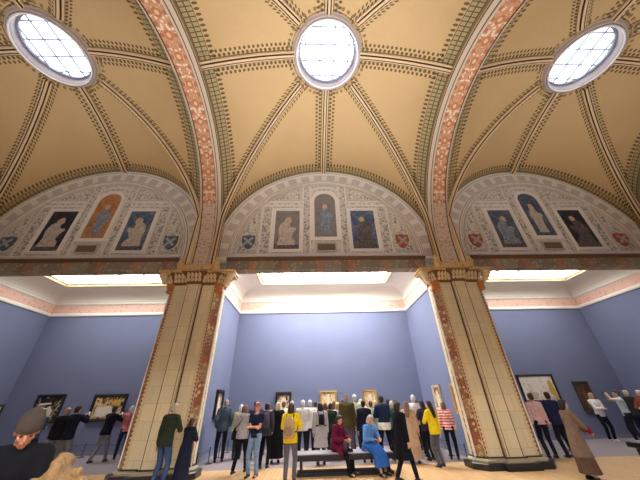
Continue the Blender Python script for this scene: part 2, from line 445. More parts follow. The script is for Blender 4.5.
# --- alcove: walls, frieze, cove and laylight (local origin: bay centre)
M_SKIRT = plain((128,130,146), .6)
WA = 4.36; YB = 13.65 - C0; YF = 9.6 - C0; ZBL = 5.6
def alcove():
    out = []
    def st(mb, name, mat, parent=None):
        o = mb.build(name, mat, parent)
        if not parent: struct(o); out.append(o)
        return o
    b = MB(); b.box((-S/2, YB, 0), (S/2, YB + .25, 7.2)); st(b, 'wall_back', M_BLUE)
    b = MB(); b.box((-S/2, yw + .14, 6.05), (S/2, YF + .1, 7.0)); st(b, 'wall_front', M_WHITE)
    def uring(prof):     # open towards the gallery
        return [[(-WA + d, YF + .1, z), (-WA + d, YB - d, z), (WA - d, YB - d, z), (WA - d, YF + .1, z)] for d, z in prof]
    def ring(prof):      # (inset, z) rings round the alcove
        return [[(-WA + d, YF + .1 + d, z), (WA - d, YF + .1 + d, z), (WA - d, YB - d, z), (-WA + d, YB - d, z)] for d, z in prof]
    mb = MB(); mb.loft(uring([(0,5.6),(.05,5.58),(.08,5.62),(.08,5.70),(.03,5.74)]), caps=False, closed=False)
    cor = st(mb, 'cornice', M_WHITE)
    mb = MB(); mb.loft(uring([(.03,5.74),(.03,6.14)]), caps=False, closed=False); st(mb, 'frieze', M_PINK, cor)
    mb = MB(); mb.loft(uring([(.03,6.14),(.09,6.18),(.09,6.24),(.04,6.27)] + [(.05 + .93*(1 - cos(a)), 6.3 + .5*sin(a)) for a in [pi/2*i/8 for i in range(9)]] + [(1.18,6.8)]), caps=False, closed=False)
    mb.box((-WA, YF + .1, 6.8), (WA, YF + 1.30, 6.85))
    st(mb, 'cove', M_WHITE, cor)
    mb = MB(); mb.loft(ring([(1.14,6.8),(1.14,6.73),(1.24,6.71),(1.27,6.80),(1.35,6.80),(1.35,6.9)]), caps=False); st(mb, 'laylight_frame', M_CREAM, cor)
    mb = MB(); mb.loft(ring([(1.31,6.86),(1.31,6.9)])); st(mb, 'laylight_glass', M_LAY, cor)
    for x in (-2.2, -1.1, 0, 1.1, 2.2):
        mb = MB(); mb.box((x - .03, YF + 1.41, 6.81), (x + .03, YB - 1.31, 6.86)); st(mb, 'glazing_bar', M_CREAM, cor)
    return out
alc = alcove()
for o in alc: o.location = (0, C0, 0)
# partition walls between the alcoves (local origin: pier centre)
b = MB(); b.box((-S/2 + WA, 9.3 - C0, 0), (S/2 - WA, YB, 7.2)); part = struct(b.build('wall_side', M_BLUE)); part.location = (-S/2, C0, 0)
b = MB()   # low dark skirting along both faces of the partition and the back
for sx in (-1, 1): b.box((sx*(S/2 - WA) - .015, 9.7 - C0, 0), (sx*(S/2 - WA) + .015, YB, .12))
skp = struct(b.build('baseboard_side', M_SKIRT)); skp.location = (-S/2, C0, 0)
b = MB(); b.box((-WA, YB - .02, 0), (WA, YB + .02, .12)); skb = struct(b.build('baseboard_back', M_SKIRT)); skb.location = (0, C0, 0)

# --- pier (local origin: pier centre on the bay line)
def pier():
    y = lambda Y: Y - C0
    FR, PI_, CH = y(8.87), y(8.75), y(9.10)
    root = MB()
    poly = [(-.92, y(9.42)), (-.92, CH), (-.735, FR), (-.24, FR), (-.24, PI_), (.24, PI_), (.24, FR), (.735, FR), (.92, CH), (.92, y(9.42))]
    root.loft([[(x, yy, z) for x, yy in poly] for z in (.2, 5.3)])
    p = struct(root.build('pillar', M_STONE))
    for sx in (-1, 1):
        b = MB(); n = V((sx*.23, -.185, 0)).normalized()*.012     # red painted chamfer
        q = [V((sx*.745, FR + .012, 0)), V((sx*.912, CH - .008, 0))]
        b.loft([[(a + n*.0 + V((0, 0, z))) for a in q] + [(a + n + V((0, 0, z))) for a in q[::-1]] for z in (.24, 5.1)])
        b.box((min(sx*.915, sx*.928), CH + .005, .24), (max(sx*.915, sx*.928), y(9.24), 5.1)); b.build('red_strip', M_RED, p)
        b = MB(); b.box((sx*.62 - (.0 if sx > 0 else .115), FR - .008, .24), (sx*.62 + (.115 if sx > 0 else .0), FR + .01, 5.2)); b.build('zigzag_border', M_ZIG, p)
        b = MB(); b.tube([(sx*.265, FR - .02, z) for z in (.2, 5.3)], .022, 8); b.build('bead', M_DARKLINE, p)
        b = MB(); b.tube([(sx*.93, CH - .01, z) for z in (.2, 5.3)], .03, 8); b.build('bead', M_FRAME_W, p)
        b = MB(); b.tube([(sx*.19, PI_ - .003, z) for z in (.24, 5.3)], .009, 6); b.build('groove', M_DARKLINE, p)
    def stepped(g):    # outline grown by g
        return [(-.92-g, y(9.42)), (-.92-g, CH-.6*g), (-.735-g*.6, FR-g), (-.24-g, FR-g), (-.24-g, PI_-g), (.24+g, PI_-g), (.24+g, FR-g), (.735+g*.6, FR-g), (.92+g, CH-.6*g), (.92+g, y(9.42))]
    def slab(levels, name, mat):
        b = MB(); b.loft([[(x, yy, z) for x, yy in stepped(g)] for g, z in levels]); return b.build(name, mat, p)
    slab([(.22,0),(.22,.13),(.2,.15)], 'plinth', M_BLACK)
    slab([(.12,.15),(.12,.18),(.07,.20),(.05,.215),(.015,.225)], 'base_moulding', M_PLINTH)
    slab([(.02,.225),(.035,.23),(.035,.25),(.02,.255)], 'base_line', M_BLACK)
    # capital
    cap_ = slab([(.004,5.24),(.02,5.26),(.02,5.31),(.006,5.33),(.03,5.42),(.09,5.54),(.19,5.63),(.20,5.66)], 'capital', M_BELL)
    X = 1.36
    b = MB()
    b.loft([[(-X+d, y(9.40), z), (-X+d, y(8.72)+d, z), (-.62, y(8.72)+d, z), (-.56, y(8.56)+d, z), (.56, y(8.56)+d, z), (.62, y(8.72)+d, z), (X-d, y(8.72)+d, z), (X-d, y(9.40), z)] for d, z in ((.10,5.65),(.06,5.67),(.06,5.71),(.0,5.73),(.0,5.79),(.03,5.81))])
    b.build('abacus', M_GOLD, cap_)
    b = MB(); st = stepped(.02)
    for i in range(0, len(st) - 1):
        a = V((*st[i], 0)); c = V((*st[i+1], 0)); L = (c - a).length; nn = max(1, round(L/.12)); d = (c - a)/L
        out = V((d.y, -d.x, 0))
        for k in range(nn):
            o = a + d*(L*(k + .5)/nn); w = L/nn*.46
            for z0, h, g in ((5.32, .17, .03), (5.45, .19, .09)):
                rg = []
                for t in range(6):
                    tt = t/5; ww = w*sin(pi*(.18 + .78*tt)) + .004
                    ctr = o + out*(g + .10*tt**2) + V((0, 0, z0 + h*tt - .03*tt**4))
                    rg.append([ctr - d*ww, ctr + out*.03 - d*ww*.4, ctr + out*.035 + d*ww*.4, ctr + d*ww])
                b.loft(rg)
    b.build('carved_leaf', M_LEAF, cap_)
    for sx in (-1, 1):   # small capitals over the painted chamfers, corner scrolls
        b = MB(); o = V((sx*.84, y(8.97), 0))
        b.loft([[(o.x + r*cos(k*pi/4 + pi/8), o.y + r*sin(k*pi/4 + pi/8), z) for k in range(8)] for r, z in ((.13,4.98),(.16,5.0),(.16,5.06),(.14,5.1),(.17,5.2),(.20,5.22),(.20,5.27))]); b.build('neck_block', M_NECK, cap_)
        b = MB(); b.tube([(sx*(1.02 + .2*t), y(8.98) - .16*t, 5.33 + .34*t - .05*sin(pi*t)) for t in [i/6 for i in range(7)]], [.09 + .05*i/6 for i in range(7)], 10); b.build('corner_scroll', M_LEAF, cap_)
    b = MB()
    b.loft([[(-.52, y(8.60)+d, z), (.52, y(8.60)+d, z), (.52, y(9.25), z), (-.52, y(9.25), z)] for d, z in ((0,5.80),(0,5.88),(.06,5.92),(.06,5.98))]); b.build('impost', M_GOLD, cap_)
    for sx in (-1, 1):
        b = MB(); rg = []
        for t in range(11):
            a = t/10; rr = .12*(1 - a) + .05
            rg.append([(sx*(.60 + .05*sin(pi*a)) + rr*cos(k*pi/4), y(8.84) - .10*sin(pi*a) + rr*sin(k*pi/4), 5.80 + .55*a) for k in range(8)])
        b.loft(rg); b.build('bracket', M_GOLD, cap_)
    return p
pr = pier(); pr.location = (-S/2, C0, 0)

_g = [g for o in alc for g in kids(o) if g.name.startswith('laylight_glass')][0]
LAY_DATA = [_g.data.copy(), _g.data.copy()]
LAY_DATA[0].materials[0] = M_LAY2; LAY_DATA[1].materials[0] = M_LAY3
# repeats along the gallery and on its other side
for side in (0, 1):
    rz = pi*side
    for k in (-2, -1, 0, 1, 2):
        if (side, k) == (0, 0): continue
        for o in [lun, bm_, skb] + alc:
            c = place(copy_tree(o), (k*S, C0, 0), rz)
            for g in kids(c):
                if g.name.startswith('shield') and k:
                    g.material_slots[0].link = 'OBJECT'; g.material_slots[0].material = M_SHB if k < 0 else M_SHR
                if g.name.startswith('laylight_glass'):
                    g.data = LAY_DATA[1 if side and k == 0 else 0]
    for k in (-2.5, -1.5, -.5, .5, 1.5, 2.5):
        if (side, k) == (0, -.5): continue
        for o in (part, skp, pr): place(copy_tree(o), (k*S, C0, 0), rz)
for sx, nm in ((-1, 'wall_left'), (1, 'wall_right')):
    b = MB(); b.box((sx*2.5*S - .15 + sx*.9, -6, 0), (sx*2.5*S + .15 + sx*.9, 15, 13)); struct(b.build(nm, M_BLUE))
b = MB(); b.box((-27, -6, 12.62), (27, 15, 12.8)); struct(b.build('roof', M_WHITE))
# floors
E0 = 9.95
b = MB(); b.box((-27, 2*C0 - E0, -.1), (27, E0, 0)); struct(b.build('floor', M_WOOD))
b = MB(); b.box((-27, E0, -.1), (27, 14.2, 0)); struct(b.build('floor', M_GREY))
b = MB(); b.box((-27, -5.2, -.1), (27, 2*C0 - E0, 0)); struct(b.build('floor', M_GREY))

# ================================================================ LIGHT, CAMERA
def area(name, loc, rot, sx, sy, e, c=(1,1,1)):
    l = bpy.data.lights.new(name, 'AREA'); l.shape = 'RECTANGLE'; l.size = sx; l.size_y = sy; l.energy = e; l.color = c; l.spread = radians(95)
    o = bpy.data.objects.new(name, l); COL.objects.link(o); o.location = loc; o.rotation_euler = rot; return o
for k in (-1, 0, 1):
    for side in (0, 1):
        Y = 8.98 if side == 0 else 2*C0 - 8.98
        tilt = radians(180 + 42) if side == 0 else radians(180 - 42)
        area('vault_fill', (k*S, Y, 6.46), (tilt, 0, 0), 6.6, .1, E_UP if k == 0 else E_UP*.4, (.97, .97, 1))  # fill strips with no fixture, added above the beams to brighten the vaults
w = bpy.data.worlds.new('World'); SC.world = w; w.use_nodes = True
w.node_tree.nodes['Background'].inputs[0].default_value = (.6,.65,.75,1); w.node_tree.nodes['Background'].inputs[1].default_value = .3

f, P, R, XC, yaw = 261.1, .5557, .027, .612, -.0388
cam = bpy.data.cameras.new('Camera'); co = bpy.data.objects.new('Camera', cam); COL.objects.link(co); SC.camera = co
cam.sensor_width = 36; cam.lens = 36*f/640; cam.clip_end = 200; cam.clip_start = .05
rt = V((cos(yaw), sin(yaw), 0)); fh = V((-sin(yaw), cos(yaw), 0)); fw = fh*cos(P) + V((0,0,1))*sin(P); up = V((0,0,1))*cos(P) - fh*sin(P)
r2 = rt*cos(R) - up*sin(R); u2 = rt*sin(R) + up*cos(R)
Mx = Matrix((r2, u2, -fw)).transposed().to_4x4(); Mx.translation = V((-XC, 0, 1.6)); co.matrix_world = Mx
vs = SC.view_settings; vs.view_transform = 'Standard'; vs.look = 'None'; vs.gamma = 1; vs.use_curve_mapping = False; vs.exposure = EXPO
SC.cycles.max_bounces = 8; SC.cycles.diffuse_bounces = 5
# ================================================================ WALL PAINTINGS AND MURALS
def figure_ramp(name, stops, sc=3.0, rough=.6, dist=2.0):
    m = NT(name, rough, .25); x, y, z = m.xyz()
    d = m.n('ShaderNodeTexNoise'); d.inputs['Scale'].default_value = sc; d.inputs['Detail'].default_value = 5; d.inputs['Distortion'].default_value = dist
    m.link(m.obj(), d.inputs['Vector'])
    m.color(m.ramp(d.outputs['Fac'], stops)); return m.mat
def frame_mesh(w, h, t, d, name, mat, parent, steps=((0,0),(0,1),(.3,.85),(.55,1.0),(.75,.6),(1,.5),(1,0))):
    # mitred moulding round an opening w x h, thickness t, depth d, in the XZ plane facing -Y
    b = MB(); rg = []
    for fx, fd in steps:
        g = t*(1 - fx)
        rg.append([(-w/2-g, -d*fd, -h/2-g), (w/2+g, -d*fd, -h/2-g), (w/2+g, -d*fd, h/2+g), (-w/2-g, -d*fd, h/2+g)])
    b.loft(rg, loop=True); return b.build(name, mat, parent)
def painted_figure(parent, pts, mat, name='painted_figure', yy=-.03):
    b = MB(); b.prism(pts, lambda x, z: (x, yy, z), lambda x, z: (x, yy + .015, z)); return b.build(name, mat, parent)
def blobfig(cx, cz, s, flip=1, kind=0):
    if kind == 0:   # seated, leaning over
        p = [(-.42,-.75),(.38,-.75),(.36,-.5),(.2,-.35),(.3,-.05),(.42,.1),(.36,.22),(.16,.18),(.12,.4),(.2,.52),(.18,.7),(.02,.78),(-.12,.7),(-.14,.52),(-.3,.42),(-.4,.1),(-.34,-.3)]
    else:           # standing, draped
        p = [(-.24,-.95),(.26,-.95),(.24,-.4),(.3,0),(.42,.2),(.4,.36),(.22,.34),(.18,.5),(.14,.62),(.16,.78),(.06,.92),(-.08,.92),(-.16,.78),(-.12,.6),(-.26,.48),(-.32,.15),(-.24,-.3)]
    return [(cx + flip*x*s, cz + z*s) for x, z in (p if flip > 0 else p[::-1])]
def mural_rect(loc, label, bg, fg, fg2, flip, group='painted panels in the lunettes'):
    r = empty('mural', loc); tag(r, label, 'mural', group)
    b = MB(); b.box((-.52, -.025, -.98), (.52, .0, .98)); b.build('panel', bg, r)
    frame_mesh(1.04, 1.96, .14, .06, 'frame', M_FRAME_W, r)
    painted_figure(r, blobfig(0, -.1, .92, flip), fg)
    painted_figure(r, [(-.5,-.95),(.5,-.95),(.5,-.78),(-.5,-.72)], fg2, 'painted_ground', -.028)
    b = MB(); b.ell((flip*.05, -.03, .50), (.12, .012, .14)); b.build('painted_head', M_SKINP, r)
    return r
def mural_arch(loc, label, bg, fg, group='arched murals in the lunettes'):
    r = empty('mural', loc); tag(r, label, 'mural', group)
    A = lambda R, z0: [(-R, z0)] + [(-R*cos(pi*i/20), .72 + R*sin(pi*i/20)) for i in range(21)] + [(R, z0)]
    b = MB(); b.prism(A(.47, -1.2), lambda x, z: (x, -.025, z), lambda x, z: (x, 0, z)); b.build('panel', bg, r)
    b = MB(); o, i_ = A(.63, -1.36), A(.47, -1.2)
    b.loft([[(x, 0, z) for x, z in o], [(x, -.07, z) for x, z in o], [(x, -.07, z) for x, z in i_], [(x, 0, z) for x, z in i_]], caps=False, loop=True); b.build('frame', M_FRAME_W, r)
    painted_figure(r, blobfig(0, -.25, .8, 1, 1), fg)
    b = MB(); b.ell((0, -.03, .44), (.11, .012, .13)); b.build('painted_head', M_SKINP, r)
    b = MB(); b.box((-.36, -.06, -1.82), (.36, 0, -1.55)); pl = b.build('plaque', M_PLAQUE, r)
    frame_mesh(.72, .27, .07, .07, 'plaque_frame', M_FRAME_G, pl).location = (0, 0, -1.685)
    return r
M_SKINP = plain((206,176,150), .7); M_PLAQUE = plain((120,108,92), .7)
def ramp2(name, a, b, c, sc=3): return figure_ramp(name, [(.3, a), (.5, b), (.7, c)], sc)
BG = dict(dark=ramp2('mural_dark', (34,36,48), (52,54,66), (74,70,72)), blue=ramp2('mural_blue', (52,70,104), (84,108,142), (150,146,140)), orange=ramp2('mural_orange', (150,100,64), (188,134,88), (206,160,116)),
          grey=ramp2('mural_grey', (110,112,118), (142,140,140), (126,104,92)), slate=ramp2('mural_slate', (58,70,92), (84,98,122), (120,124,134)))
FG = dict(pale=ramp2('figure_pale', (150,140,134), (198,190,182), (226,220,210), 7), blue=ramp2('figure_blue', (70,96,130), (130,150,172), (196,190,184), 7), dark=ramp2('figure_dark', (60,60,74), (96,92,98), (150,136,124), 7))
MUR = [(-1, 'wall painting of a pale crouching figure on black, outer left lunette panel', 'wall painting of a figure in an orange arched niche', 'wall painting of a bending blue figure, beside the orange arched niche', ('dark','pale',1), ('orange','blue'), ('blue','pale',-1)),
       (0, 'wall painting of a grey-robed stooping figure under blue sky, middle lunette', 'wall painting of a standing figure in a grey arched niche, middle lunette', 'wall painting of a brown seated figure on blue, middle lunette', ('grey','pale',1), ('grey','blue'), ('blue','dark',-1)),
       (1, 'wall painting of a slate blue figure with a white scroll, near the red shield', 'wall painting of a pale robed figure in a slate arched niche', 'wall painting of a dim dark figure, darkest of the lunette panels', ('slate','blue',1), ('slate','pale'), ('dark','dark',-1))]
for k, l1, l2, l3, a, b_, c_ in MUR:
    mural_rect((k*S - 1.64, YW - .012, 7.88), l1, BG[a[0]], FG[a[1]], FG['dark'], a[2])
    mural_arch((k*S, YW - .012, 8.66), l2, BG[b_[0]], FG[b_[1]])
    mural_rect((k*S + 1.64, YW - .012, 7.88), l3, BG[c_[0]], FG[c_[1]], FG['dark'], c_[2])

def painting(loc, rz, w, h, label, canvas, frame, t=.09, figs=(), group=None, d=.07):
    r = empty('framed_painting', loc, rz); tag(r, label, 'painting', group)
    frame_mesh(w, h, t, d, 'frame', frame, r)
    b = MB(); b.box((-w/2, -.03, -h/2), (w/2, 0, h/2)); cv = b.build('canvas', canvas, r)
    for pts, mt in figs: painted_figure(cv, pts, mt, 'painted_figure', -.04)
    return r
M_FBLACK = plain((38,34,34), .35, .5); M_FGOLD = plain((190,150,84), .4, .5); M_FBROWN = plain((74,54,42), .4, .5)
C_STILL = figure_ramp('canvas_still_life', [(.3,(40,34,26)),(.42,(96,72,44)),(.5,(196,160,96)),(.58,(226,206,160)),(.7,(120,84,50))], 4, .4)
C_DARK = figure_ramp('canvas_dark_scene', [(.4,(28,26,26)),(.52,(48,44,38)),(.6,(150,140,124)),(.7,(224,214,200))], 3.5, .4)
C_GOLD = figure_ramp('canvas_warm', [(.3,(120,84,60)),(.45,(206,172,124)),(.55,(234,214,176)),(.7,(170,120,84))], 6, .4)
C_PORT = figure_ramp('canvas_portrait', [(.35,(56,44,40)),(.5,(150,112,86)),(.6,(222,204,182)),(.75,(90,70,60))], 4, .4)
C_WHITE = figure_ramp('canvas_white_ground', [(.3,(206,196,180)),(.5,(232,228,218)),(.62,(214,204,190)),(.75,(170,150,120))], 2.2, .5)
C_BROWN = figure_ramp('canvas_brown', [(.35,(60,46,36)),(.55,(92,70,50)),(.7,(120,92,62))], 2.5, .4)
M_YEL = plain((200,164,78), .6); M_PALE = plain((222,210,194), .6)
yb = 13.65 - .005
painting((-9.45, yb, 1.61), 0, 1.2, .78, 'wide golden still life in a dark frame, behind the man photographing it', C_STILL, M_FBLACK, .11, [([(-.5,-.3),(-.1,-.34),(.2,-.2),(.5,-.3),(.42,0),(.1,.1),(-.2,.02),(-.44,.06)], M_PALE), ([(.12,.05),(.4,-.02),(.5,.2),(.3,.3),(.1,.22)], M_YEL)])
painting((-12.0, yb, 1.63), 0, 1.0, .86, 'dark painting with small pale figures, behind the man in the beanie', C_DARK, M_FBLACK, .09, [([(-.1,-.38),(.2,-.4),(.26,-.1),(.1,.1),(-.08,0)], M_PALE), ([(-.4,.12),(.1,.16),(.1,.22),(-.4,.2)], M_PALE)])
painting((-1.9, yb, 1.62), 0, .50, .62, 'small black framed portrait above the woman in the yellow jacket', C_PORT, M_FBLACK, .10, [([(-.14,-.3),(.16,-.3),(.14,0),(.08,.2),(-.06,.2),(-.14,0)], M_PALE)])
painting((.1, yb, 1.72), 0, .60, .48, 'small gilt framed painting on the back wall over the thick of the crowd', C_GOLD, M_FGOLD, .08, [([(-.08,-.22),(.06,-.22),(.05,.16),(-.06,.16)], M_PALE)])
painting((1.98, yb, 1.66), 0, .46, .58, 'upright gilt framed painting above the man in dark blue, back wall', C_GOLD, M_FGOLD, .08, [([(-.1,-.28),(.1,-.28),(.08,.1),(0,.22),(-.08,.1)], M_PALE)])
painting((9.85, yb, 1.93), 0, 1.55, .95, 'large white-ground painting with a yellow figure in a black frame', C_WHITE, M_FBLACK, .08, [([(.46,-.46),(.74,-.46),(.74,-.1),(.66,.3),(.54,.3),(.48,.0)], M_YEL), ([(-.6,-.4),(-.2,-.45),(-.1,-.2),(-.5,-.1)], plain((196,178,160), .6))])
painting((11.9, yb, 1.55), 0, .55, 1.05, 'tall brown painting in a dark wooden frame beside the white-topped woman', C_BROWN, M_FBROWN, .08, [([(-.12,-.45),(.12,-.45),(.1,.1),(0,.3),(-.1,.1)], plain((110,84,60), .6))])
xs = -4.36 + .005
painting((xs, 12.3, 1.63), pi/2, .62, .72, 'black framed portrait on the side wall behind the man in slate grey', C_PORT, M_FBLACK, .12, [([(-.16,-.34),(.16,-.34),(.12,.02),(.06,.24),(-.06,.24),(-.12,.02)], M_PALE)], None, .09)
painting((4.355, 11.85, 1.66), -pi/2, .54, .66, 'pale framed portrait on the side wall by the woman with long hair', C_PORT, plain((206,186,150), .5), .09, [([(-.16,-.3),(.16,-.3),(.12,.02),(.06,.22),(-.06,.22),(-.12,.02)], M_PALE)], None, .08)
painting((4.355, 10.05, 1.62), -pi/2, .46, .62, 'ornate gilt framed painting sticking out past the pillar edge', C_GOLD, M_FGOLD, .14, [([(-.1,-.28),(.12,-.28),(.08,.1),(0,.22),(-.08,.1)], M_PALE)], None, .14)
painting((-13.895, 13.0, 1.58), pi/2, 1.1, .34, 'long pale picture on the far side wall at the frame edge', C_WHITE, M_FBLACK, .07, [([(-.4,-.12),(.1,-.14),(.2,.05),(-.2,.1)], plain((120,110,104), .6))])

# ================================================================ BENCHES, BARRIERS
def bench(loc, L, W, label, rz=0):
    r = empty('bench', loc, rz); tag(r, label, 'bench')
    b = MB(); b.loft([[(-L/2+d, -W/2+d, z), (L/2-d, -W/2+d, z), (L/2-d, W/2-d, z), (-L/2+d, W/2-d, z)] for d, z in ((.02,.31),(0,.33),(0,.42),(.015,.435))]); b.build('seat', M_BENCH, r)
    b = MB(); b.loft([[(-L/2+d, -W/2+d, z), (L/2-d, -W/2+d, z), (L/2-d, W/2-d, z), (-L/2+d, W/2-d, z)] for d, z in ((.02,.435),(.02,.45),(.05,.462))]); b.build('cushion', M_CUSH, r)
    for sx in (-1, 1):
        for sy in (-1, 1):
            b = MB(); b.box((sx*(L/2 - .16) - .03, sy*(W/2 - .12) - .03, 0), (sx*(L/2 - .16) + .03, sy*(W/2 - .12) + .03, .31)); b.build('leg', M_BENCH, r)
    return r
M_BENCH = plain((30,30,36), .4, .4); M_CUSH = plain((150,150,158), .8, .1)
bn = bench((.22, 9.02, 0), 2.6, .62, 'long black bench in the middle with two people seated on it')
b = MB(); b.box((-1.25, -.26, 0), (1.25, .26, .06)); b.build('base_board', M_BENCH, bn)
bench((9.55, 9.0, 0), 2.3, .62, 'black bench near the man in the pale shirt, standing alone', .06)
def barrier(x0, y0, x1, y1, n, label):
    e = empty('rope_barrier', (x0, y0, 0)); tag(e, label, 'barrier'); dx, dy = x1 - x0, y1 - y0
    for i in range(n):
        t = i/(n - 1); X, Y = dx*t, dy*t
        b = MB(); b.tube([(X, Y, z) for z in (.0,.40)], .014, 8); p = b.build('post', M_BENCH, e)
        b = MB(); b.loft([[(X + rr*cos(k*pi/6), Y + rr*sin(k*pi/6), z) for k in range(12)] for rr, z in ((.10,0),(.10,.012),(.03,.02))]); b.build('foot_plate', M_BENCH, p)
        b = MB(); b.ell((X, Y, .41), (.022,.022,.02)); b.build('cap', M_BENCH, p)
    P = []
    for i in range(n - 1):
        for q in range(8):
            t = (i + q/8)/(n - 1); P.append((dx*t, dy*t, .385 - .03*sin(pi*q/8)))
    P.append((dx, dy, .385)); b = MB(); b.tube(P, .008, 6); b.build('cord', M_BENCH, e)
barrier(-3.98, 9.9, -3.98, 13.2, 4, 'low black rope barrier along the wall of the black framed portrait')
barrier(3.98, 9.9, 3.98, 13.2, 4, 'low black rope barrier along the wall of the ornate gilt painting')
barrier(-12.9, 13.2, -6.2, 13.2, 5, 'low black rope barrier before the wide golden still life')
# ================================================================ PEOPLE
def remesh(mb, voxel, it=2, name='tmp'):
    me = mb.mesh(name); o = bpy.data.objects.new('tmp', me); COL.objects.link(o)
    r = o.modifiers.new('r', 'REMESH'); r.mode = 'VOXEL'; r.voxel_size = voxel; r.use_smooth_shade = True
    s = o.modifiers.new('s', 'SMOOTH'); s.factor = .5; s.iterations = it
    dg = bpy.context.evaluated_depsgraph_get()
    m = bpy.data.meshes.new_from_object(o.evaluated_get(dg)); bpy.data.objects.remove(o); bpy.data.meshes.remove(me)
    m.name = name; m.materials.clear(); return m
def ik(a, c, l1, l2, pole):
    a = V(a); c = V(c); d = c - a; L = d.length; mx = (l1 + l2)*.998
    if L > mx: c = a + d*(mx/L); d = c - a; L = mx
    x = (l1*l1 - l2*l2 + L*L)/(2*L); h = sqrt(max(1e-6, l1*l1 - x*x)); n = d/L
    p = V(pole); p = (p - n*p.dot(n)).normalized()
    return a + n*x + p*h, c
ARMS = dict(   # hand targets right (x mirrored for left), in metres for a 1.7 m body, before the torso leans
    low=(.10,.34,1.0), down=(.25,.03,.80), relax=(.24,.10,.84), pocket=(.21,.05,.92), fold=(-.07,.22,1.12), hold=(.07,.30,1.12), phone=(.06,.34,1.42), high=(.07,.28,1.56),
    behind=(.06,-.17,.93), bag=(.20,.06,1.18), chest=(.05,.19,1.26), lap=(.12,.36,.78), out=(.30,.36,1.05))
def person(label, x, y, H, rz, top, tc, bot, bc, hair, hc, arms='down', legs='stand', lean=0, pitch=0, turn=0, skin=(206,164,138), shoe=(40,38,42), voxel=.0105, tmat=None, face=False, sleeve=1.0, collar=None, side=0, group=None):
    s = H/1.70
    armR, armL = arms if isinstance(arms, tuple) else (arms, arms)
    sit = legs == 'sit'
    pel = V((0, 0, .93)) if not sit else V((0, 0, .61))
    dz = pel.z - .93
    LM = Matrix.Rotation(-radians(lean), 3, 'X') @ Matrix.Rotation(radians(side), 3, 'Y')
    hipz = V((0, 0, .92 + dz))
    def T(p):     # upper body leans about the hips
        p = V(p) + V((0, 0, dz)); return hipz + LM @ (p - hipz)
    HM = LM @ Matrix.Rotation(radians(turn), 3, 'Z') @ Matrix.Rotation(radians(pitch), 3, 'X')
    nk = V((0, 0, 1.49))
    def Hd(p): return T(nk) + HM @ (V(p) - nk)
    def TR(rows, grow=0.0, n=16):
        out = []
        for z, rx, ry, oy in rows:
            out.append([T((( rx+grow)*cos(2*pi*j/n), oy + (ry+grow)*sin(2*pi*j/n), z)) for j in range(n)])
        return out
    TORSO = [(.83,.145,.10,-.01),(.90,.165,.118,-.012),(.98,.155,.11,-.005),(1.07,.138,.098,0),(1.18,.150,.105,.0),(1.28,.165,.112,.0),(1.36,.165,.10,-.005),(1.415,.125,.078,-.008),(1.45,.062,.06,-.005)]
    hip = {q: V((q*.088, 0, .90 + dz)) for q in (-1, 1)}
    # feet
    if legs == 'stand': ft = {1: V((.11, .02, .085)), -1: V((-.11, -.02, .085))}
    elif legs == 'walk': ft = {1: V((.09, .24, .085)), -1: V((-.09, -.22, .12))}
    elif legs == 'wide': ft = {1: V((.19, .03, .085)), -1: V((-.17, -.04, .085))}
    else: ft = {1: V((.12, .50, .085)), -1: V((-.11, .46, .085))}
    knee = {}
    for q in (-1, 1):
        k, f = ik(hip[q], ft[q], .43, .41, (q*.15, 1, .35 if sit else 0)); knee[q] = k; ft[q] = f
    sh = {q: T((q*.178, -.005, 1.385)) for q in (-1, 1)}; el = {}; wr = {}; tgt = {1: armR, -1: armL}
    for q in (-1, 1):
        hx, hy, hz = ARMS[tgt[q]]
        up_ = tgt[q] in ('phone', 'high', 'hold', 'low', 'fold', 'chest', 'lap', 'out', 'bag')
        t_ = T((q*hx, hy, hz)) if tgt[q] != 'lap' else V((q*hx, hy, hz))
        pole = (q*.75, -.2, -.75) if up_ else (q*.35, -1, 0)
        el[q], wr[q] = ik(sh[q], t_, .29, .255, pole)
    # ---- body
    B = MB(); B.loft(TR(TORSO))
    for q in (-1, 1):
        B.cap(T((q*.09, -.005, 1.395)), sh[q], .055, .056); B.cap(sh[q], el[q], .050, .038); B.cap(el[q], wr[q], .039, .027)
        d = (wr[q] - el[q]).normalized()
        pn = V((-q, 0, 0)) if tgt[q] in ('down', 'relax', 'pocket', 'behind') else V((0, .3, -1)) if tgt[q] in ('lap',) else V((-q*.8, .1, -.4))
        pn = (pn - d*pn.dot(d)).normalized(); ac = d.cross(pn).normalized()
        if ac.y < 0 and tgt[q] in ('down', 'relax', 'pocket', 'behind') or (ac.z < 0 and tgt[q] not in ('down', 'relax', 'pocket', 'behind')): ac = -ac   # thumb side forward or up
        for i, ofs in enumerate((-.027, -.009, .009, .027)):
            B.cap(wr[q] + ac*ofs*.6, wr[q] + d*.085 + ac*ofs, .016, .0125, 8)
            L = (.055, .070, .076, .066)[i]; cu = .35 if tgt[q] in ('down', 'relax', 'behind') else .8
            a0 = wr[q] + d*.085 + ac*ofs; d1 = (d*cos(cu) + pn*sin(cu)); a1 = a0 + d1*L*.55; d2 = (d*cos(2*cu) + pn*sin(2*cu))
            B.cap(a0, a1, .0105, .0098, 8); B.cap(a1, a1 + d2*L*.5, .0098, .009, 8)
        t0 = wr[q] + d*.02 + ac*.026; t1 = t0 + (d*.6 + ac*.6 + pn*.35).normalized()*.042
        B.cap(t0, t1, .014, .012, 8); B.cap(t1, t1 + (d*.85 + pn*.5).normalized()*.034, .0115, .0095, 8)
        B.cap(hip[q], knee[q], .080, .054); B.cap(knee[q], ft[q], .052, .037)
        cm = knee[q].lerp(ft[q], .3); bk = (V((0, -1, 0)) - (ft[q]-knee[q]).normalized()*V((0,-1,0)).dot((ft[q]-knee[q]).normalized())).normalized()
        B.cap(cm + bk*.012, knee[q].lerp(ft[q], .55) + bk*.008, .05, .042)
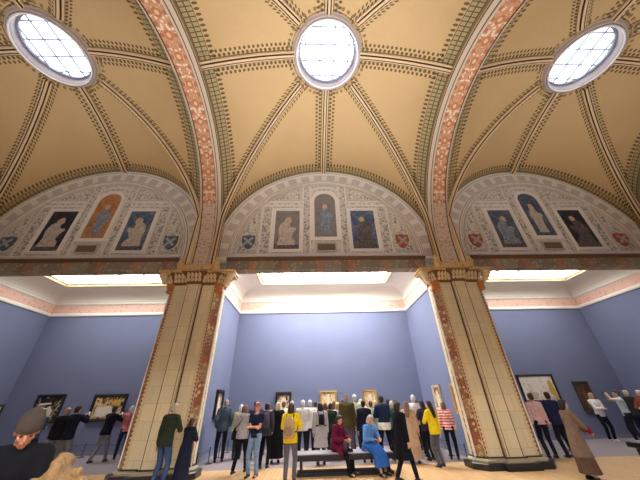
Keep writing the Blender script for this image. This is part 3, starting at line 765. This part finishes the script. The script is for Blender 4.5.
        B.cap(ft[q] + V((0, -.03, -.035)), ft[q] + V((q*.02, .13, -.05)), .038, .03)
    B.cap(T((0, -.008, 1.40)), Hd((0, -.002, 1.54)), .058, .050)
    R = HM
    B.ell(Hd((0, -.006, 1.602)), (.073, .093, .096), R); B.ell(Hd((0, .028, 1.548)), (.056, .066, .078), R); B.ell(Hd((0, .062, 1.492)), (.03, .028, .024), R)
    B.cap(Hd((0, .088, 1.585)), Hd((0, .108, 1.553)), .010, .014, 8)
    B.cap(Hd((-.03, .083, 1.606)), Hd((.03, .083, 1.606)), .012, .012, 8)
    B.cap(Hd((-.018, .088, 1.518)), Hd((.018, .088, 1.518)), .009, .009, 8)
    for q in (-1, 1):
        B.ell(Hd((q*.074, -.004, 1.567)), (.011, .022, .032), R, 8, 6)
        B.ell(Hd((q*.038, .066, 1.555)), (.022, .024, .024), R, 8, 6)
    me = remesh(B, voxel, 1, 'body'); me.materials.append(SKIN(skin))
    root = bpy.data.objects.new('person', me); COL.objects.link(root); tag(root, label, 'person', group)
    root.location = (x, y, 0); root.rotation_euler.z = rz; root.scale = (s, s, s)
    def child(mb, name, mat, vx=.014, it=3, lab=None):
        m_ = remesh(mb, vx, it, name); m_.materials.append(mat)
        o = bpy.data.objects.new(name, m_); COL.objects.link(o); o.parent = root
        if lab: o['label'] = lab
        return o
    # ---- trousers / skirt
    if bot in ('trousers', 'jeans', 'shorts'):
        P = MB(); P.loft(TR([r for r in TORSO if r[0] < 1.0] + [(1.03,.142,.10,0)], .014))
        for q in (-1, 1):
            P.cap(hip[q] + V((0, 0, -.01)), knee[q], .098, .068); P.cap(knee[q], ft[q] + (knee[q]-ft[q]).normalized()*.02, .066, .054 if bot == 'trousers' else .058)
            P.cap(hip[q] + V((0, -.03, 0)), hip[q].lerp(knee[q], .2) + V((0, -.02, 0)), .095, .09)
        child(P, bot, cloth(bc))
    elif bot in ('skirt', 'longskirt'):
        zb = .50 if bot == 'skirt' else .14
        P = MB(); rows = [(1.04,.145,.102,0),(.93,.182,.135,-.01),(.8,.195,.15,0)]
        P.loft(TR(rows[::-1]))
        kz = (knee[1] + knee[-1])/2; fz = (ft[1] + ft[-1])/2
        n = 18; rg = []
        for t in range(8):
            a = t/7; z = .9 + (zb - .9)*a
            if sit:
                c = V((0, 0, .64)).lerp(kz, min(1, a*2)) if a < .5 else kz.lerp(fz + V((0, 0, .1)), (a - .5)*2)
                d_ = (kz - V((0,0,.64))).normalized() if a < .5 else (fz - kz).normalized()
            else: c = V((0, (fz.y)*a*.8, z)); d_ = V((0, 0, -1))
            sx = V((1, 0, 0)); sy = d_.cross(sx).normalized()
            rx = .19 + .07*a + .01*(t % 2); ry = .15 + .08*a
            if sit: ry = .125 + .05*a
            if legs == 'walk': ry += .06*a
            rg.append([c + sx*(rx*(1 + .05*sin(j*5))*cos(2*pi*j/n)) + sy*(ry*(1 + .05*sin(j*5))*sin(2*pi*j/n)) for j in range(n)])
        P.loft(rg); child(P, 'skirt', cloth(bc))
    # ---- upper garment
    g = {'tshirt': .014, 'shirt': .018, 'jacket': .03, 'coat': .036, 'hoodie': .032, 'vest': .03}[top]
    U = MB(); hem = {'tshirt': .86, 'shirt': .84, 'jacket': .80, 'hoodie': .83, 'vest': .85, 'coat': .84}[top]
    rows = [(hem, .165, .118, -.008)] + [r for r in TORSO if r[0] > hem + .03 and r[0] < 1.44]
    U.loft(TR(rows, g))
    fr = 1.0 if top != 'tshirt' and top != 'vest' else (.55 if top == 'tshirt' else .02)
    fr = min(fr, sleeve)
    for q in (-1, 1):
        U.cap(T((q*.08, -.005, 1.39)), sh[q], .058 + g*.8, .056 + g*.75)
        if fr < 1: U.cap(sh[q], sh[q].lerp(el[q], max(fr, .05)), .054 + g*.8, .050 + g*.8)
        else:
            U.cap(sh[q], el[q], .053 + g*.75, .043 + g*.7); U.cap(el[q], el[q].lerp(wr[q], .93), .044 + g*.65, .034 + g*.45)
    if top in ('jacket', 'coat', 'hoodie', 'shirt'):
        U.loft([[T((r*cos(2*pi*j/14), -.006 + r*.95*sin(2*pi*j/14), z)) for j in range(14)] for z, r in ((1.40,.085),(1.45,.075),(1.475 if top != 'shirt' else 1.462,.068))])
    if top == 'hoodie': U.ell(T((0, -.10, 1.42)), (.12, .06, .075), LM)
    if top == 'coat':
        zc = .46; n = 18; rg = []; kz = (knee[1] + knee[-1])/2
        for t in range(7):
            a = t/6
            if sit:
                c = V((0, 0, .64)).lerp(kz + V((0, 0, -.04)), a); rg.append([c + V(((.21 + .02*a)*cos(2*pi*j/n), -.06*a, (.12 + .0*a)*sin(2*pi*j/n))) for j in range(n)])
            else: rg.append([V(((.20 + .05*a)*(1 + .03*sin(4*j))*cos(2*pi*j/n), -.005 + (.155 + .06*a)*(1 + .03*sin(4*j))*sin(2*pi*j/n), .92 + (zc - .92)*a)) for j in range(n)])
        if sit: U.loft(rg)
        else: U.loft(rg)
    child(U, {'tshirt':'t_shirt','vest':'vest'}.get(top, top), tmat or cloth(tc))
    if collar:
        K = MB(); K.tube([T((.074*cos(a), -.004 + .078*sin(a), 1.44 + .015*sin(a+pi))) for a in [2*pi*i/16 for i in range(17)]], .026, 8); child(K, 'scarf', cloth(collar), .012)
    # ---- shoes
    for q in (-1, 1):
        F = MB(); f = ft[q]; zf = max(0, f.z - .085)
        F.loft([[V((f.x + q*.006*t + w*cos(2*pi*j/12), f.y + t, zf + (h*.5 + .0) + h*.5*sin(2*pi*j/12))) for j in range(12)] for t, w, h in ((-.075,.022,.06),(-.06,.038,.085),(-.01,.042,.10),(.05,.045,.085),(.11,.047,.06),(.155,.038,.048),(.18,.016,.03))])
        child(F, 'shoe', plain(shoe, .5), .011, 2)
    # ---- hair
    if hair:
        K = MB(); nm = 'hair'
        if hair in ('short', 'bob', 'long', 'bun', 'curly', 'pony', 'crop'):
            K.ell(Hd((0, -.020, 1.616)), (.084, .094, .092), R); K.ell(Hd((0, -.038, 1.575)), (.078, .072, .085), R)
            K.ell(Hd((0, .03, 1.66)), (.06, .055, .042), R)
        if hair == 'bob':
            K.loft([[Hd((w*cos(2*pi*j/14), oy + d_*sin(2*pi*j/14), z)) for j in range(14)] for z, w, d_, oy in ((1.45,.085,.05,-.05),(1.52,.098,.07,-.045),(1.60,.096,.085,-.03),(1.66,.08,.08,-.02))])
        if hair == 'long':
            K.loft([[Hd((w*cos(2*pi*j/14), oy + d_*sin(2*pi*j/14), z)) for j in range(14)] for z, w, d_, oy in ((1.22,.05,.025,-.135),(1.32,.09,.035,-.125),(1.42,.098,.045,-.10),(1.52,.098,.065,-.055),(1.60,.094,.085,-.03),(1.66,.08,.08,-.02))])
        if hair == 'curly':
            rr = random.Random(5)
            for i in range(70):
                a = rr.uniform(0, 2*pi); z = rr.uniform(1.47, 1.70); w = .088 if z < 1.64 else .07
                p = (w*cos(a), -.03 + .09*sin(a), z)
                if p[1] > .035 and z < 1.64: continue
                K.ell(Hd(p), (.027, .027, .03), R, 8, 6)
        if hair == 'bun': K.ell(Hd((0, -.10, 1.665)), (.045, .045, .042), R)
        if hair == 'pony': K.cap(Hd((0, -.10, 1.63)), Hd((0, -.15, 1.45)), .035, .018)
        if hair == 'beanie':
            nm = 'beanie'; K.loft([[Hd((w*cos(2*pi*j/16), oy + d_*sin(2*pi*j/16), z)) for j in range(16)] for z, w, d_, oy in ((1.592,.088,.104,-.006),(1.60,.096,.112,-.006),(1.645,.095,.110,-.008),(1.655,.09,.105,-.01),(1.70,.076,.09,-.018),(1.735,.045,.06,-.022),(1.745,.015,.02,-.022))])
        if hair == 'cap':
            nm = 'cap'; K.loft([[Hd((w*cos(2*pi*j/16), oy + d_*sin(2*pi*j/16), z)) for j in range(16)] for z, w, d_, oy in ((1.615,.084,.102,-.008),(1.65,.083,.098,-.008),(1.69,.065,.08,-.01),(1.712,.03,.04,-.01))])
            K.loft([[Hd((w*cos(2*pi*j/12), .10 + d_*sin(2*pi*j/12), z)) for j in range(12)] for z, w, d_ in ((1.612,.066,.07),(1.626,.066,.07))])
        if hair == 'hood':
            nm = 'hood'; K.ell(Hd((0, -.03, 1.60)), (.10, .11, .118), R); K.loft([[Hd((w*cos(2*pi*j/14), -.04 + w*.9*sin(2*pi*j/14), z)) for j in range(14)] for z, w in ((1.40,.12),(1.48,.10),(1.56,.096))])
        child(K, nm, cloth(hc) if hair in ('beanie', 'cap', 'hood') else HAIR(hc), .0115, 2)
    if face:
        for q in (-1, 1):
            E_ = MB(); E_.ell(Hd((q*.031, .0875, 1.578)), (.012, .007, .008), R, 8, 6); E_.build('eye', plain((40,32,30), .3, .5), root, True)
        E_ = MB(); E_.ell(Hd((0, .0965, 1.517)), (.022, .006, .007), R, 10, 6); E_.build('lips', plain((170,96,88), .5), root, True)
    root['hand'] = 0; del root['hand']
    M_ = Matrix.Translation((x, y, 0)) @ Matrix.Rotation(rz, 4, 'Z') @ Matrix.Scale(s, 4)
    return dict(o=root, M=M_, T=T, wr={q: M_ @ wr[q] for q in wr}, s=s, rz=rz, sh=sh, H=Hd)
_sk = {}
def SKIN(c):
    if c not in _sk:
        m = NT('skin_%d_%d_%d' % c, .55, .3); m.color(m.mix(m.noise(12, 2), c, tuple(int(v*.93) for v in c))); m.b.inputs['Subsurface Weight'].default_value = .05; _sk[c] = m.mat
    return _sk[c]
def HAIR(c):
    k = ('hair', c)
    if k not in _sk:
        m = NT('hair_%d_%d_%d' % c, .5, .35); n = m.n('ShaderNodeTexNoise'); n.inputs['Scale'].default_value = 30; n.inputs['Detail'].default_value = 4
        v = m.n('ShaderNodeMapping'); v.inputs['Scale'].default_value = (4, 4, .6); m.link(m.obj(), v.inputs[0]); m.link(v.outputs[0], n.inputs['Vector'])
        m.color(m.mix(n.outputs['Fac'], tuple(int(x*.6) for x in c), tuple(min(255, int(x*1.3)) for x in c))); m.bump(n.outputs['Fac'], .5, .01); _sk[k] = m.mat
    return _sk[k]
def backpack(p, c, label, name='backpack', w=.15, h=.21, z=1.22, dy=-.21):
    s = p['s']; r = MB(); T = p['T']; M = p['M']
    e = empty(name, M @ T((0, dy, z - h))); e.rotation_euler.z = p['rz']; tag(e, label, 'bag')
    inv = e.location.copy(); Rz = Matrix.Rotation(-p['rz'], 3, 'Z')
    def L(q): return Rz @ (M @ T(q) - inv)
    b = MB(); n = 16
    b.loft([[L((w*f*(abs(cos(2*pi*j/n))**.6)*(1 if cos(2*pi*j/n) > 0 else -1), dy + .075*f2*(abs(sin(2*pi*j/n))**.6)*(1 if sin(2*pi*j/n) > 0 else -1), z + t*h)) for j in range(n)] for t, f, f2 in ((-1,.7,.6),(-.93,.92,.9),(-.5,1,1.1),(.2,.98,1.05),(.75,.85,.85),(.95,.6,.6),(1,.3,.3))])
    b.build('bag_body', cloth(c), e, True)
    b = MB(); b.loft([[L((w*.75*f*cos(2*pi*j/12), dy - .085, z - .3*h + .5*h*f*sin(2*pi*j/12))) for j in range(12)] for f in (1, .9)] + [[L((w*.7*f*cos(2*pi*j/12), dy - .105, z - .3*h + .45*h*f*sin(2*pi*j/12))) for j in range(12)] for f in (.9, .5)]); b.build('pocket', cloth(tuple(int(v*.85) for v in c)), e, True)
    for q in (-1, 1):
        b = MB(); b.tube([L((q*.09, dy + .05, z + .12)), L((q*.10, -.10, 1.435)), L((q*.105, 0, 1.47)), L((q*.11, .11, 1.40)), L((q*.12, .158, 1.25)), L((q*.17, .09, 1.10)), L((q*.165, -.1, 1.04)), L((q*.1, dy + .03, 1.06))], .016, 6); b.build('strap', cloth(tuple(int(v*.7) for v in c)), e, True)
    return e
def shoulder_bag(p, q, c, label, z=.92, back=-.02, strap=True):
    T = p['T']; M = p['M']; e = empty('shoulder_bag', M @ V((q*.27, back, z - .12))); e.rotation_euler.z = p['rz']; tag(e, label, 'bag')
    inv = e.location.copy(); Rz = Matrix.Rotation(-p['rz'], 3, 'Z')
    L = lambda v, t=True: Rz @ (M @ (T(v) if t else V(v)) - inv)
    b = MB(); n = 14
    b.loft([[L((q*.27 + .05*f*cos(2*pi*j/n), back + .13*f2*sin(2*pi*j/n), z + t*.11), False) for j in range(n)] for t, f, f2 in ((-1,.7,.85),(-.9,1,1),(.3,.9,.97),(.9,.5,.9),(1,.3,.8))]); b.build('bag_body', cloth(c), e, True)
    b = MB(); b.tube([L((q*.27, back - .1, z + .09), False), L((q*.10, -.15, 1.18)), L((-q*.06, -.12, 1.40)), L((-q*.12, 0, 1.475)), L((-q*.06, .13, 1.38)), L((q*.1, .17, 1.15)), L((q*.27, back + .1, z + .09), False)], .012, 6); b.build('strap', cloth(tuple(int(v*.7) for v in c)), e, True)
    return e
def phone(p, label, q=None):
    a = (p['wr'][1] + p['wr'][-1])/2 if q is None else p['wr'][q]
    d = Matrix.Rotation(p['rz'], 3, 'Z') @ V((0, 1, 0))
    e = empty('phone', a + d*.10 + V((0, 0, .03))); e.rotation_euler.z = p['rz']; tag(e, label, 'phone')
    b = MB(); b.loft([[(x_, -.004 + d_, z_) for x_, z_ in ((-.038,-.07),(.038,-.07),(.042,-.066),(.042,.074),(.038,.078),(-.038,.078),(-.042,.074),(-.042,-.066))] for d_ in (0, .009)]); b.build('phone_body', M_BLACK, e)
    b = MB(); b.box((-.036, -.0055, -.062), (.036, -.004, .07)); b.build('screen', M_SCREEN, e)
    return e
M_SCREEN = emis('phone_screen', (190,205,225), .5)
D = radians
# ---- gallery, close to the camera on the near side
p = person('man in a grey-brown beanie and black jacket looking down, close to the camera', -3.02, 2.80, 1.585, D(212), 'jacket', (24,25,30), 'trousers', (30,31,36), 'beanie', (74,66,62), 'hold', 'stand', 7, -20, 14, (200,146,120), face=True, voxel=.008)
phone(p, 'phone held low by the man in the beanie')
person('person with dark hair and black coat at the frame edge behind the beanie', -4.62, 3.9, 1.62, D(-20), 'coat', (26,28,34), 'trousers', (30,31,36), 'bob', (30,27,26), 'down', 'stand', 6, -6)
p = person('person with curly blond hair and navy jacket bending forward at the bottom edge', -1.62, 1.76, 1.44, D(78), 'jacket', (24,34,56), 'trousers', (40,44,58), 'curly', (122,94,60), ('hold', 'chest'), 'stand', 30, -22, 12, (216,158,136), voxel=.008, face=True)
# ---- by the left pillar
p = person('man in a dark green jacket and blue jeans standing against the base of the pillar', -4.16, 8.02, 1.66, D(-18), 'jacket', (44,54,46), 'jeans', (62,86,132), 'crop', (150,138,124), ('hold','down'), 'stand', 3, -6)

person('short person in a long navy coat half hidden behind the man in dark green', -3.74, 8.27, 1.33, D(-30), 'coat', (34,40,58), 'longskirt', (36,42,62), 'bob', (60,50,44), 'hold', 'stand', 4, -8)
# ---- left alcove
person('person in a black jacket and grey trousers by the dark painting', -8.75, 10.6, 1.64, D(15), 'jacket', (26,27,34), 'trousers', (120,118,122), 'short', (150,126,104), 'down')
p = person('dark haired person in navy raising a phone between the two paintings', -8.25, 10.35, 1.68, D(-14), 'jacket', (28,32,44), 'trousers', (112,112,120), 'short', (40,34,32), 'phone')
phone(p, 'phone raised towards the golden still life')
p = person('man in a black jacket and taupe trousers photographing the golden still life', -8.0, 11.75, 1.66, D(-10), 'jacket', (26,28,40), 'trousers', (128,120,118), 'short', (36,30,28), 'phone', 'walk', 6)
phone(p, 'phone held up by the man in taupe trousers')
person('white haired woman in a red and white top beside the pillar edge', -7.75, 12.5, 1.66, D(30), 'shirt', (206,120,122), 'trousers', (44,46,70), 'bob', (222,218,214), 'hold', tmat=None, collar=(232,228,222))
person('person in a blue grey coat among the dark painting viewers', -10.2, 11.4, 1.62, D(8), 'jacket', (66,80,102), 'trousers', (44,46,54), 'bob', (96,78,64), 'fold')
person('person in a pale jumper before the dark painting', -10.95, 12.2, 1.66, D(-6), 'shirt', (186,176,168), 'trousers', (50,50,58), 'short', (190,170,140), 'down')
# ---- middle alcove, from the portrait wall across
person('man in a slate grey jacket and black trousers before the black framed portrait', -3.72, 11.2, 1.76, D(22), 'jacket', (66,78,92), 'trousers', (30,32,40), 'crop', (150,140,130), 'pocket')
person('white haired person in pale yellow green behind the grey hoodie', -3.25, 11.6, 1.60, D(10), 'shirt', (196,200,150), 'trousers', (50,52,60), 'bob', (226,222,216), 'down')
p = person('woman in a pale grey hoodie and black trousers with a bag strap', -2.62, 9.35, 1.58, D(-12), 'hoodie', (168,168,176), 'trousers', (28,28,34), 'bob', (92,74,62), 'hold', 'walk')
shoulder_bag(p, -1, (38,38,44), 'black shoulder bag on the woman in the pale grey hoodie')
person('bearded man in a navy t-shirt and light jeans facing the camera', -2.18, 8.95, 1.62, D(165), 'tshirt', (36,40,72), 'jeans', (124,150,186), 'cap', (176,92,84), 'fold', face=True, skin=(214,160,138))
person('grey haired person in a dark blue coat behind the red cap', -2.62, 11.4, 1.66, D(-4), 'coat', (52,58,84), 'trousers', (40,42,50), 'short', (196,194,190), 'down')
p = person('black haired man in a charcoal jacket and black trousers with grey backpack', -2.06, 10.0, 1.62, D(-6), 'jacket', (62,62,74), 'trousers', (26,26,32), 'short', (28,25,25), 'pocket')
backpack(p, (84,84,96), 'charcoal backpack on the black haired man')
person('fair haired person in a long black coat beside the charcoal backpack', -1.80, 10.7, 1.63, D(14), 'coat', (26,27,32), 'longskirt', (28,28,34), 'bob', (208,186,158), 'down')
person('brown haired person in cream just below the black framed portrait', -1.72, 12.0, 1.66, D(0), 'shirt', (222,212,190), 'trousers', (90,84,80), 'short', (120,88,58), 'down')
p = person('woman in a yellow jacket and grey trousers wearing a tan backpack', -1.17, 8.25, 1.60, D(-8), 'jacket', (250,214,36), 'trousers', (98,98,110), 'bob', (64,40,36), 'hold', 'stand')
backpack(p, (186,158,124), 'tan backpack on the woman in the yellow jacket', z=1.14, h=.24)
person('white haired man in a white jacket beside the yellow jacket', -.95, 10.9, 1.68, D(5), 'jacket', (228,226,226), 'trousers', (40,42,50), 'short', (232,228,222), 'fold')
p = person('white haired man in a white shirt with a dark camera strap', -.70, 11.3, 1.68, D(-8), 'shirt', (236,234,232), 'trousers', (34,36,44), 'crop', (220,216,210), 'hold')
person('brown haired person in beige peering between the white shirts', -.50, 12.2, 1.64, D(4), 'jacket', (170,150,132), 'trousers', (60,58,60), 'short', (70,54,46), 'down')
p = person('woman in a light grey coat with black backpack straps behind the bench', -.36, 10.2, 1.58, D(10), 'coat', (186,184,194), 'trousers', (90,84,90), 'bob', (40,33,32), 'down')
backpack(p, (40,40,46), 'small black backpack on the woman in light grey', w=.10, h=.15)
person('dark haired person in forest green below the small gilt painting', .02, 10.9, 1.56, D(-5), 'jacket', (42,58,52), 'trousers', (36,38,44), 'short', (34,28,28), 'down')
person('short person with auburn hair and a green scarf in the crowd', -.14, 11.75, 1.58, D(8), 'jacket', (120,96,84), 'trousers', (50,48,50), 'bob', (110,66,50), 'down', collar=(80,120,90))
person('person with wavy brown hair and plum coat in the crowd', .26, 12.45, 1.62, D(-10), 'coat', (92,66,76), 'trousers', (44,42,48), 'long', (86,62,48), 'down')
person('fair haired person in white beside the olive jacket', .32, 11.55, 1.58, D(0), 'shirt', (214,210,204), 'trousers', (46,48,54), 'bob', (196,166,124), 'down')
p = person('tall man in an olive brown jacket and grey cap in the crowd', .58, 10.8, 1.84, D(-3), 'jacket', (96,86,58), 'trousers', (108,96,100), 'cap', (150,154,168), 'down')
person('tall white haired man in a pale green shirt beside the grey cap', .98, 11.6, 1.82, D(6), 'shirt', (204,212,192), 'trousers', (70,72,78), 'short', (228,224,216), 'down')
person('black haired man in a dark navy jacket behind the blue dress', 1.08, 10.3, 1.62, D(-12), 'jacket', (34,38,54), 'trousers', (30,31,38), 'short', (26,24,25), 'down')
person('brown haired woman in pale mint below the upright gilt painting', 1.5, 11.2, 1.60, D(8), 'jacket', (196,212,190), 'trousers', (120,120,120), 'short', (112,64,46), 'down')
person('fair haired person in white near the back wall, beside pale mint', 1.35, 12.5, 1.68, D(0), 'shirt', (230,226,220), 'trousers', (60,60,66), 'bob', (214,190,150), 'down')
p = person('man in a dark blue jacket and black trousers with cloth round his waist', 1.73, 10.4, 1.74, D(4), 'jacket', (40,56,84), 'trousers', (28,29,36), 'short', (30,27,28), 'hold', 'wide')
b = MB(); b.loft([[((.20 + g)*cos(2*pi*j/20), -.01 + (.155 + g)*sin(2*pi*j/20) + (-.03 if j in (13,14,15,16,17) else 0)*k_, z) for j in range(20)] for z, g, k_ in ((.78,.0,2),(.84,.012,1.2),(.90,.018,1),(.95,.012,.5),(.97,-.02,0))])
m_ = remesh(b, .014, 3, 'waist_cloth'); m_.materials.append(cloth((224,222,214))); o_ = bpy.data.objects.new('waist_cloth', m_); COL.objects.link(o_); o_.parent = p['o']
person('woman with grey hair in a teal jacket beside the dark blue man', 2.3, 11.3, 1.58, D(-6), 'jacket', (70,96,100), 'trousers', (44,46,50), 'bob', (176,172,166), 'down')
person('dark haired person in mauve near the back wall', 2.75, 12.4, 1.60, D(5), 'jacket', (124,104,120), 'trousers', (50,48,54), 'bob', (48,38,40), 'down')
person('woman in a long black coat walking across in front of the crowd', 1.53, 7.85, 1.56, D(-72), 'coat', (26,26,34), 'trousers', (26,27,36), 'bob', (44,32,34), 'down', 'walk', 3)
p = person('person in a long beige coat beside the woman in black', 2.42, 9.9, 1.56, D(-30), 'coat', (190,166,140), 'longskirt', (182,158,134), 'long', (120,96,80), 'down')
person('tall white haired man in a white shirt by the side wall', 3.0, 10.9, 1.75, D(-14), 'shirt', (238,234,230), 'trousers', (34,36,46), 'crop', (226,222,216), 'hold')
person('black haired person in a black and white top beside the white shirt', 3.2, 11.4, 1.58, D(6), 'jacket', (48,48,56), 'trousers', (32,33,40), 'short', (26,24,26), 'hold', collar=(222,220,220))
person('person in dark purple with long dark hair behind the yellow coat', 3.05, 10.3, 1.56, D(24), 'jacket', (64,54,80), 'trousers', (34,34,46), 'long', (40,32,36), 'hold')
p = person('woman with long dark hair in a yellow coat and grey trousers', 2.95, 9.35, 1.56, D(28), 'jacket', (248,212,44), 'trousers', (92,92,102), 'long', (44,32,34), ('down','hold'), 'stand', 2)
m = NT('stripe_red_white', .9, .1); x_, y_, z_ = m.xyz()
m.color(m.mix(m.m('LESS_THAN', m.m('FRACT', m.m('DIVIDE', z_, .085)), .5), (228,96,96), (238,222,214))); M_STRIPE = m.mat
p = person('person in a red and white striped top and black trousers by the pale portrait', 3.78, 10.3, 1.52, D(-24), 'shirt', (228,96,96), 'trousers', (32,32,38), 'bob', (120,92,76), 'down', tmat=M_STRIPE)
shoulder_bag(p, 1, (216,214,210), 'white shoulder bag on the person in stripes')
person('dark haired man in a brown jacket by the back wall corner', -2.9, 12.6, 1.70, D(4), 'jacket', (104,82,66), 'trousers', (50,48,52), 'short', (44,36,34), 'down')
person('woman with auburn hair in a rose top near the black framed portrait', -2.35, 12.3, 1.62, D(-8), 'shirt', (204,166,168), 'trousers', (60,58,64), 'bob', (124,76,56), 'down')
person('grey haired man in ash grey close to the back wall beyond the charcoal backpack', -1.45, 12.6, 1.68, D(6), 'jacket', (120,122,128), 'trousers', (60,60,66), 'crop', (170,166,162), 'down')
person('dark haired person in ivory close to the small gilt painting', .62, 12.6, 1.66, D(0), 'shirt', (228,222,208), 'trousers', (70,66,66), 'short', (50,42,40), 'down')
person('fair haired woman in steel blue beyond the dark blue man', 1.95, 12.6, 1.62, D(-6), 'jacket', (96,112,136), 'trousers', (60,60,66), 'bob', (204,178,136), 'down')
person('man in a black jacket with cropped hair near the teal jacket', 2.35, 12.0, 1.66, D(8), 'jacket', (34,35,40), 'trousers', (40,40,46), 'crop', (70,58,52), 'down')
person('person in sand brown beyond the purple jacket by the side wall', 3.55, 12.2, 1.58, D(-10), 'jacket', (176,152,126), 'trousers', (62,58,58), 'short', (84,62,50), 'down')
# ---- seated on the bench
person('seated woman in a burgundy coat and black trousers on the bench', .02, 9.0, 1.60, D(-128), 'coat', (104,28,60), 'trousers', (28,27,32), 'bob', (48,34,34), 'lap', 'sit', 12, -10)
person('grey haired seated woman in a bright blue dress on the bench', .88, 8.93, 1.60, D(-142), 'shirt', (96,150,222), 'skirt', (52,104,190), 'bob', (170,164,162), 'lap', 'sit', 16, -16)
# ---- right alcove and foreground
person('woman in a pale pink shirt and dark trousers before the white-ground painting', 6.66, 10.0, 1.70, D(-12), 'shirt', (226,186,190), 'trousers', (38,38,50), 'bun', (80,58,46), 'down')
person('man in a navy jacket and dark trousers beside the pale pink shirt', 7.24, 10.0, 1.72, D(-4), 'jacket', (42,48,82), 'trousers', (36,38,50), 'short', (52,40,34), 'pocket')
person('white haired person in black looking at the white-ground painting', 8.2, 11.0, 1.64, D(10), 'jacket', (34,34,40), 'trousers', (44,44,50), 'bob', (232,228,224), 'down')
p = person('woman with black hair in a long brown coat, dark red sleeve, walking near the pillar', 5.55, 7.5, 1.52, D(-104), 'coat', (118,100,90), 'longskirt', (92,72,62), 'bob', (30,26,28), ('low','low'), 'stand', 4)
# her dark red forearm sleeve
T_ = p['T']; q_ = 1
inv = p['M'].inverted(); w_ = inv @ p['wr'][1]; e_ = w_.lerp(p['sh'][1], .45) + V((0, .06, -.10))
b = MB(); b.cap(w_.lerp(e_, .06), e_, .058, .075); m_ = remesh(b, .013, 2, 'red_cuff'); m_.materials.append(cloth((132,30,52))); o_ = bpy.data.objects.new('red_cuff', m_); COL.objects.link(o_); o_.parent = p['o']; o_['label'] = 'dark red forearm sleeve'
p = person('woman in a white top and black trousers beside the tall brown painting', 11.35, 12.75, 1.68, D(172), 'shirt', (236,234,234), 'trousers', (34,34,42), 'bob', (186,160,130), 'fold', face=True, shoe=(236,234,230))
p = person('man in a pale aqua t-shirt and dark trousers raising a camera', 11.45, 11.75, 1.74, D(58), 'tshirt', (202,226,226), 'trousers', (38,40,50), 'crop', (80,70,62), 'high', 'wide', skin=(214,172,150))
phone(p, 'phone raised by the man in pale aqua')
person('person in charcoal with fair hair behind the man in pale aqua', 12.65, 12.5, 1.74, D(-8), 'jacket', (50,52,62), 'trousers', (40,42,52), 'short', (208,190,164), 'down')
person('person in a rust red jacket and blue jeans beside the standalone bench', 11.95, 11.35, 1.72, D(100), 'jacket', (140,72,54), 'jeans', (96,122,168), 'short', (206,196,186), 'hold')
person('person in a grey jumper cut off by the frame edge past rust red', 13.2, 12.3, 1.70, D(30), 'hoodie', (150,152,160), 'trousers', (52,54,64), 'short', (70,56,48), 'down')
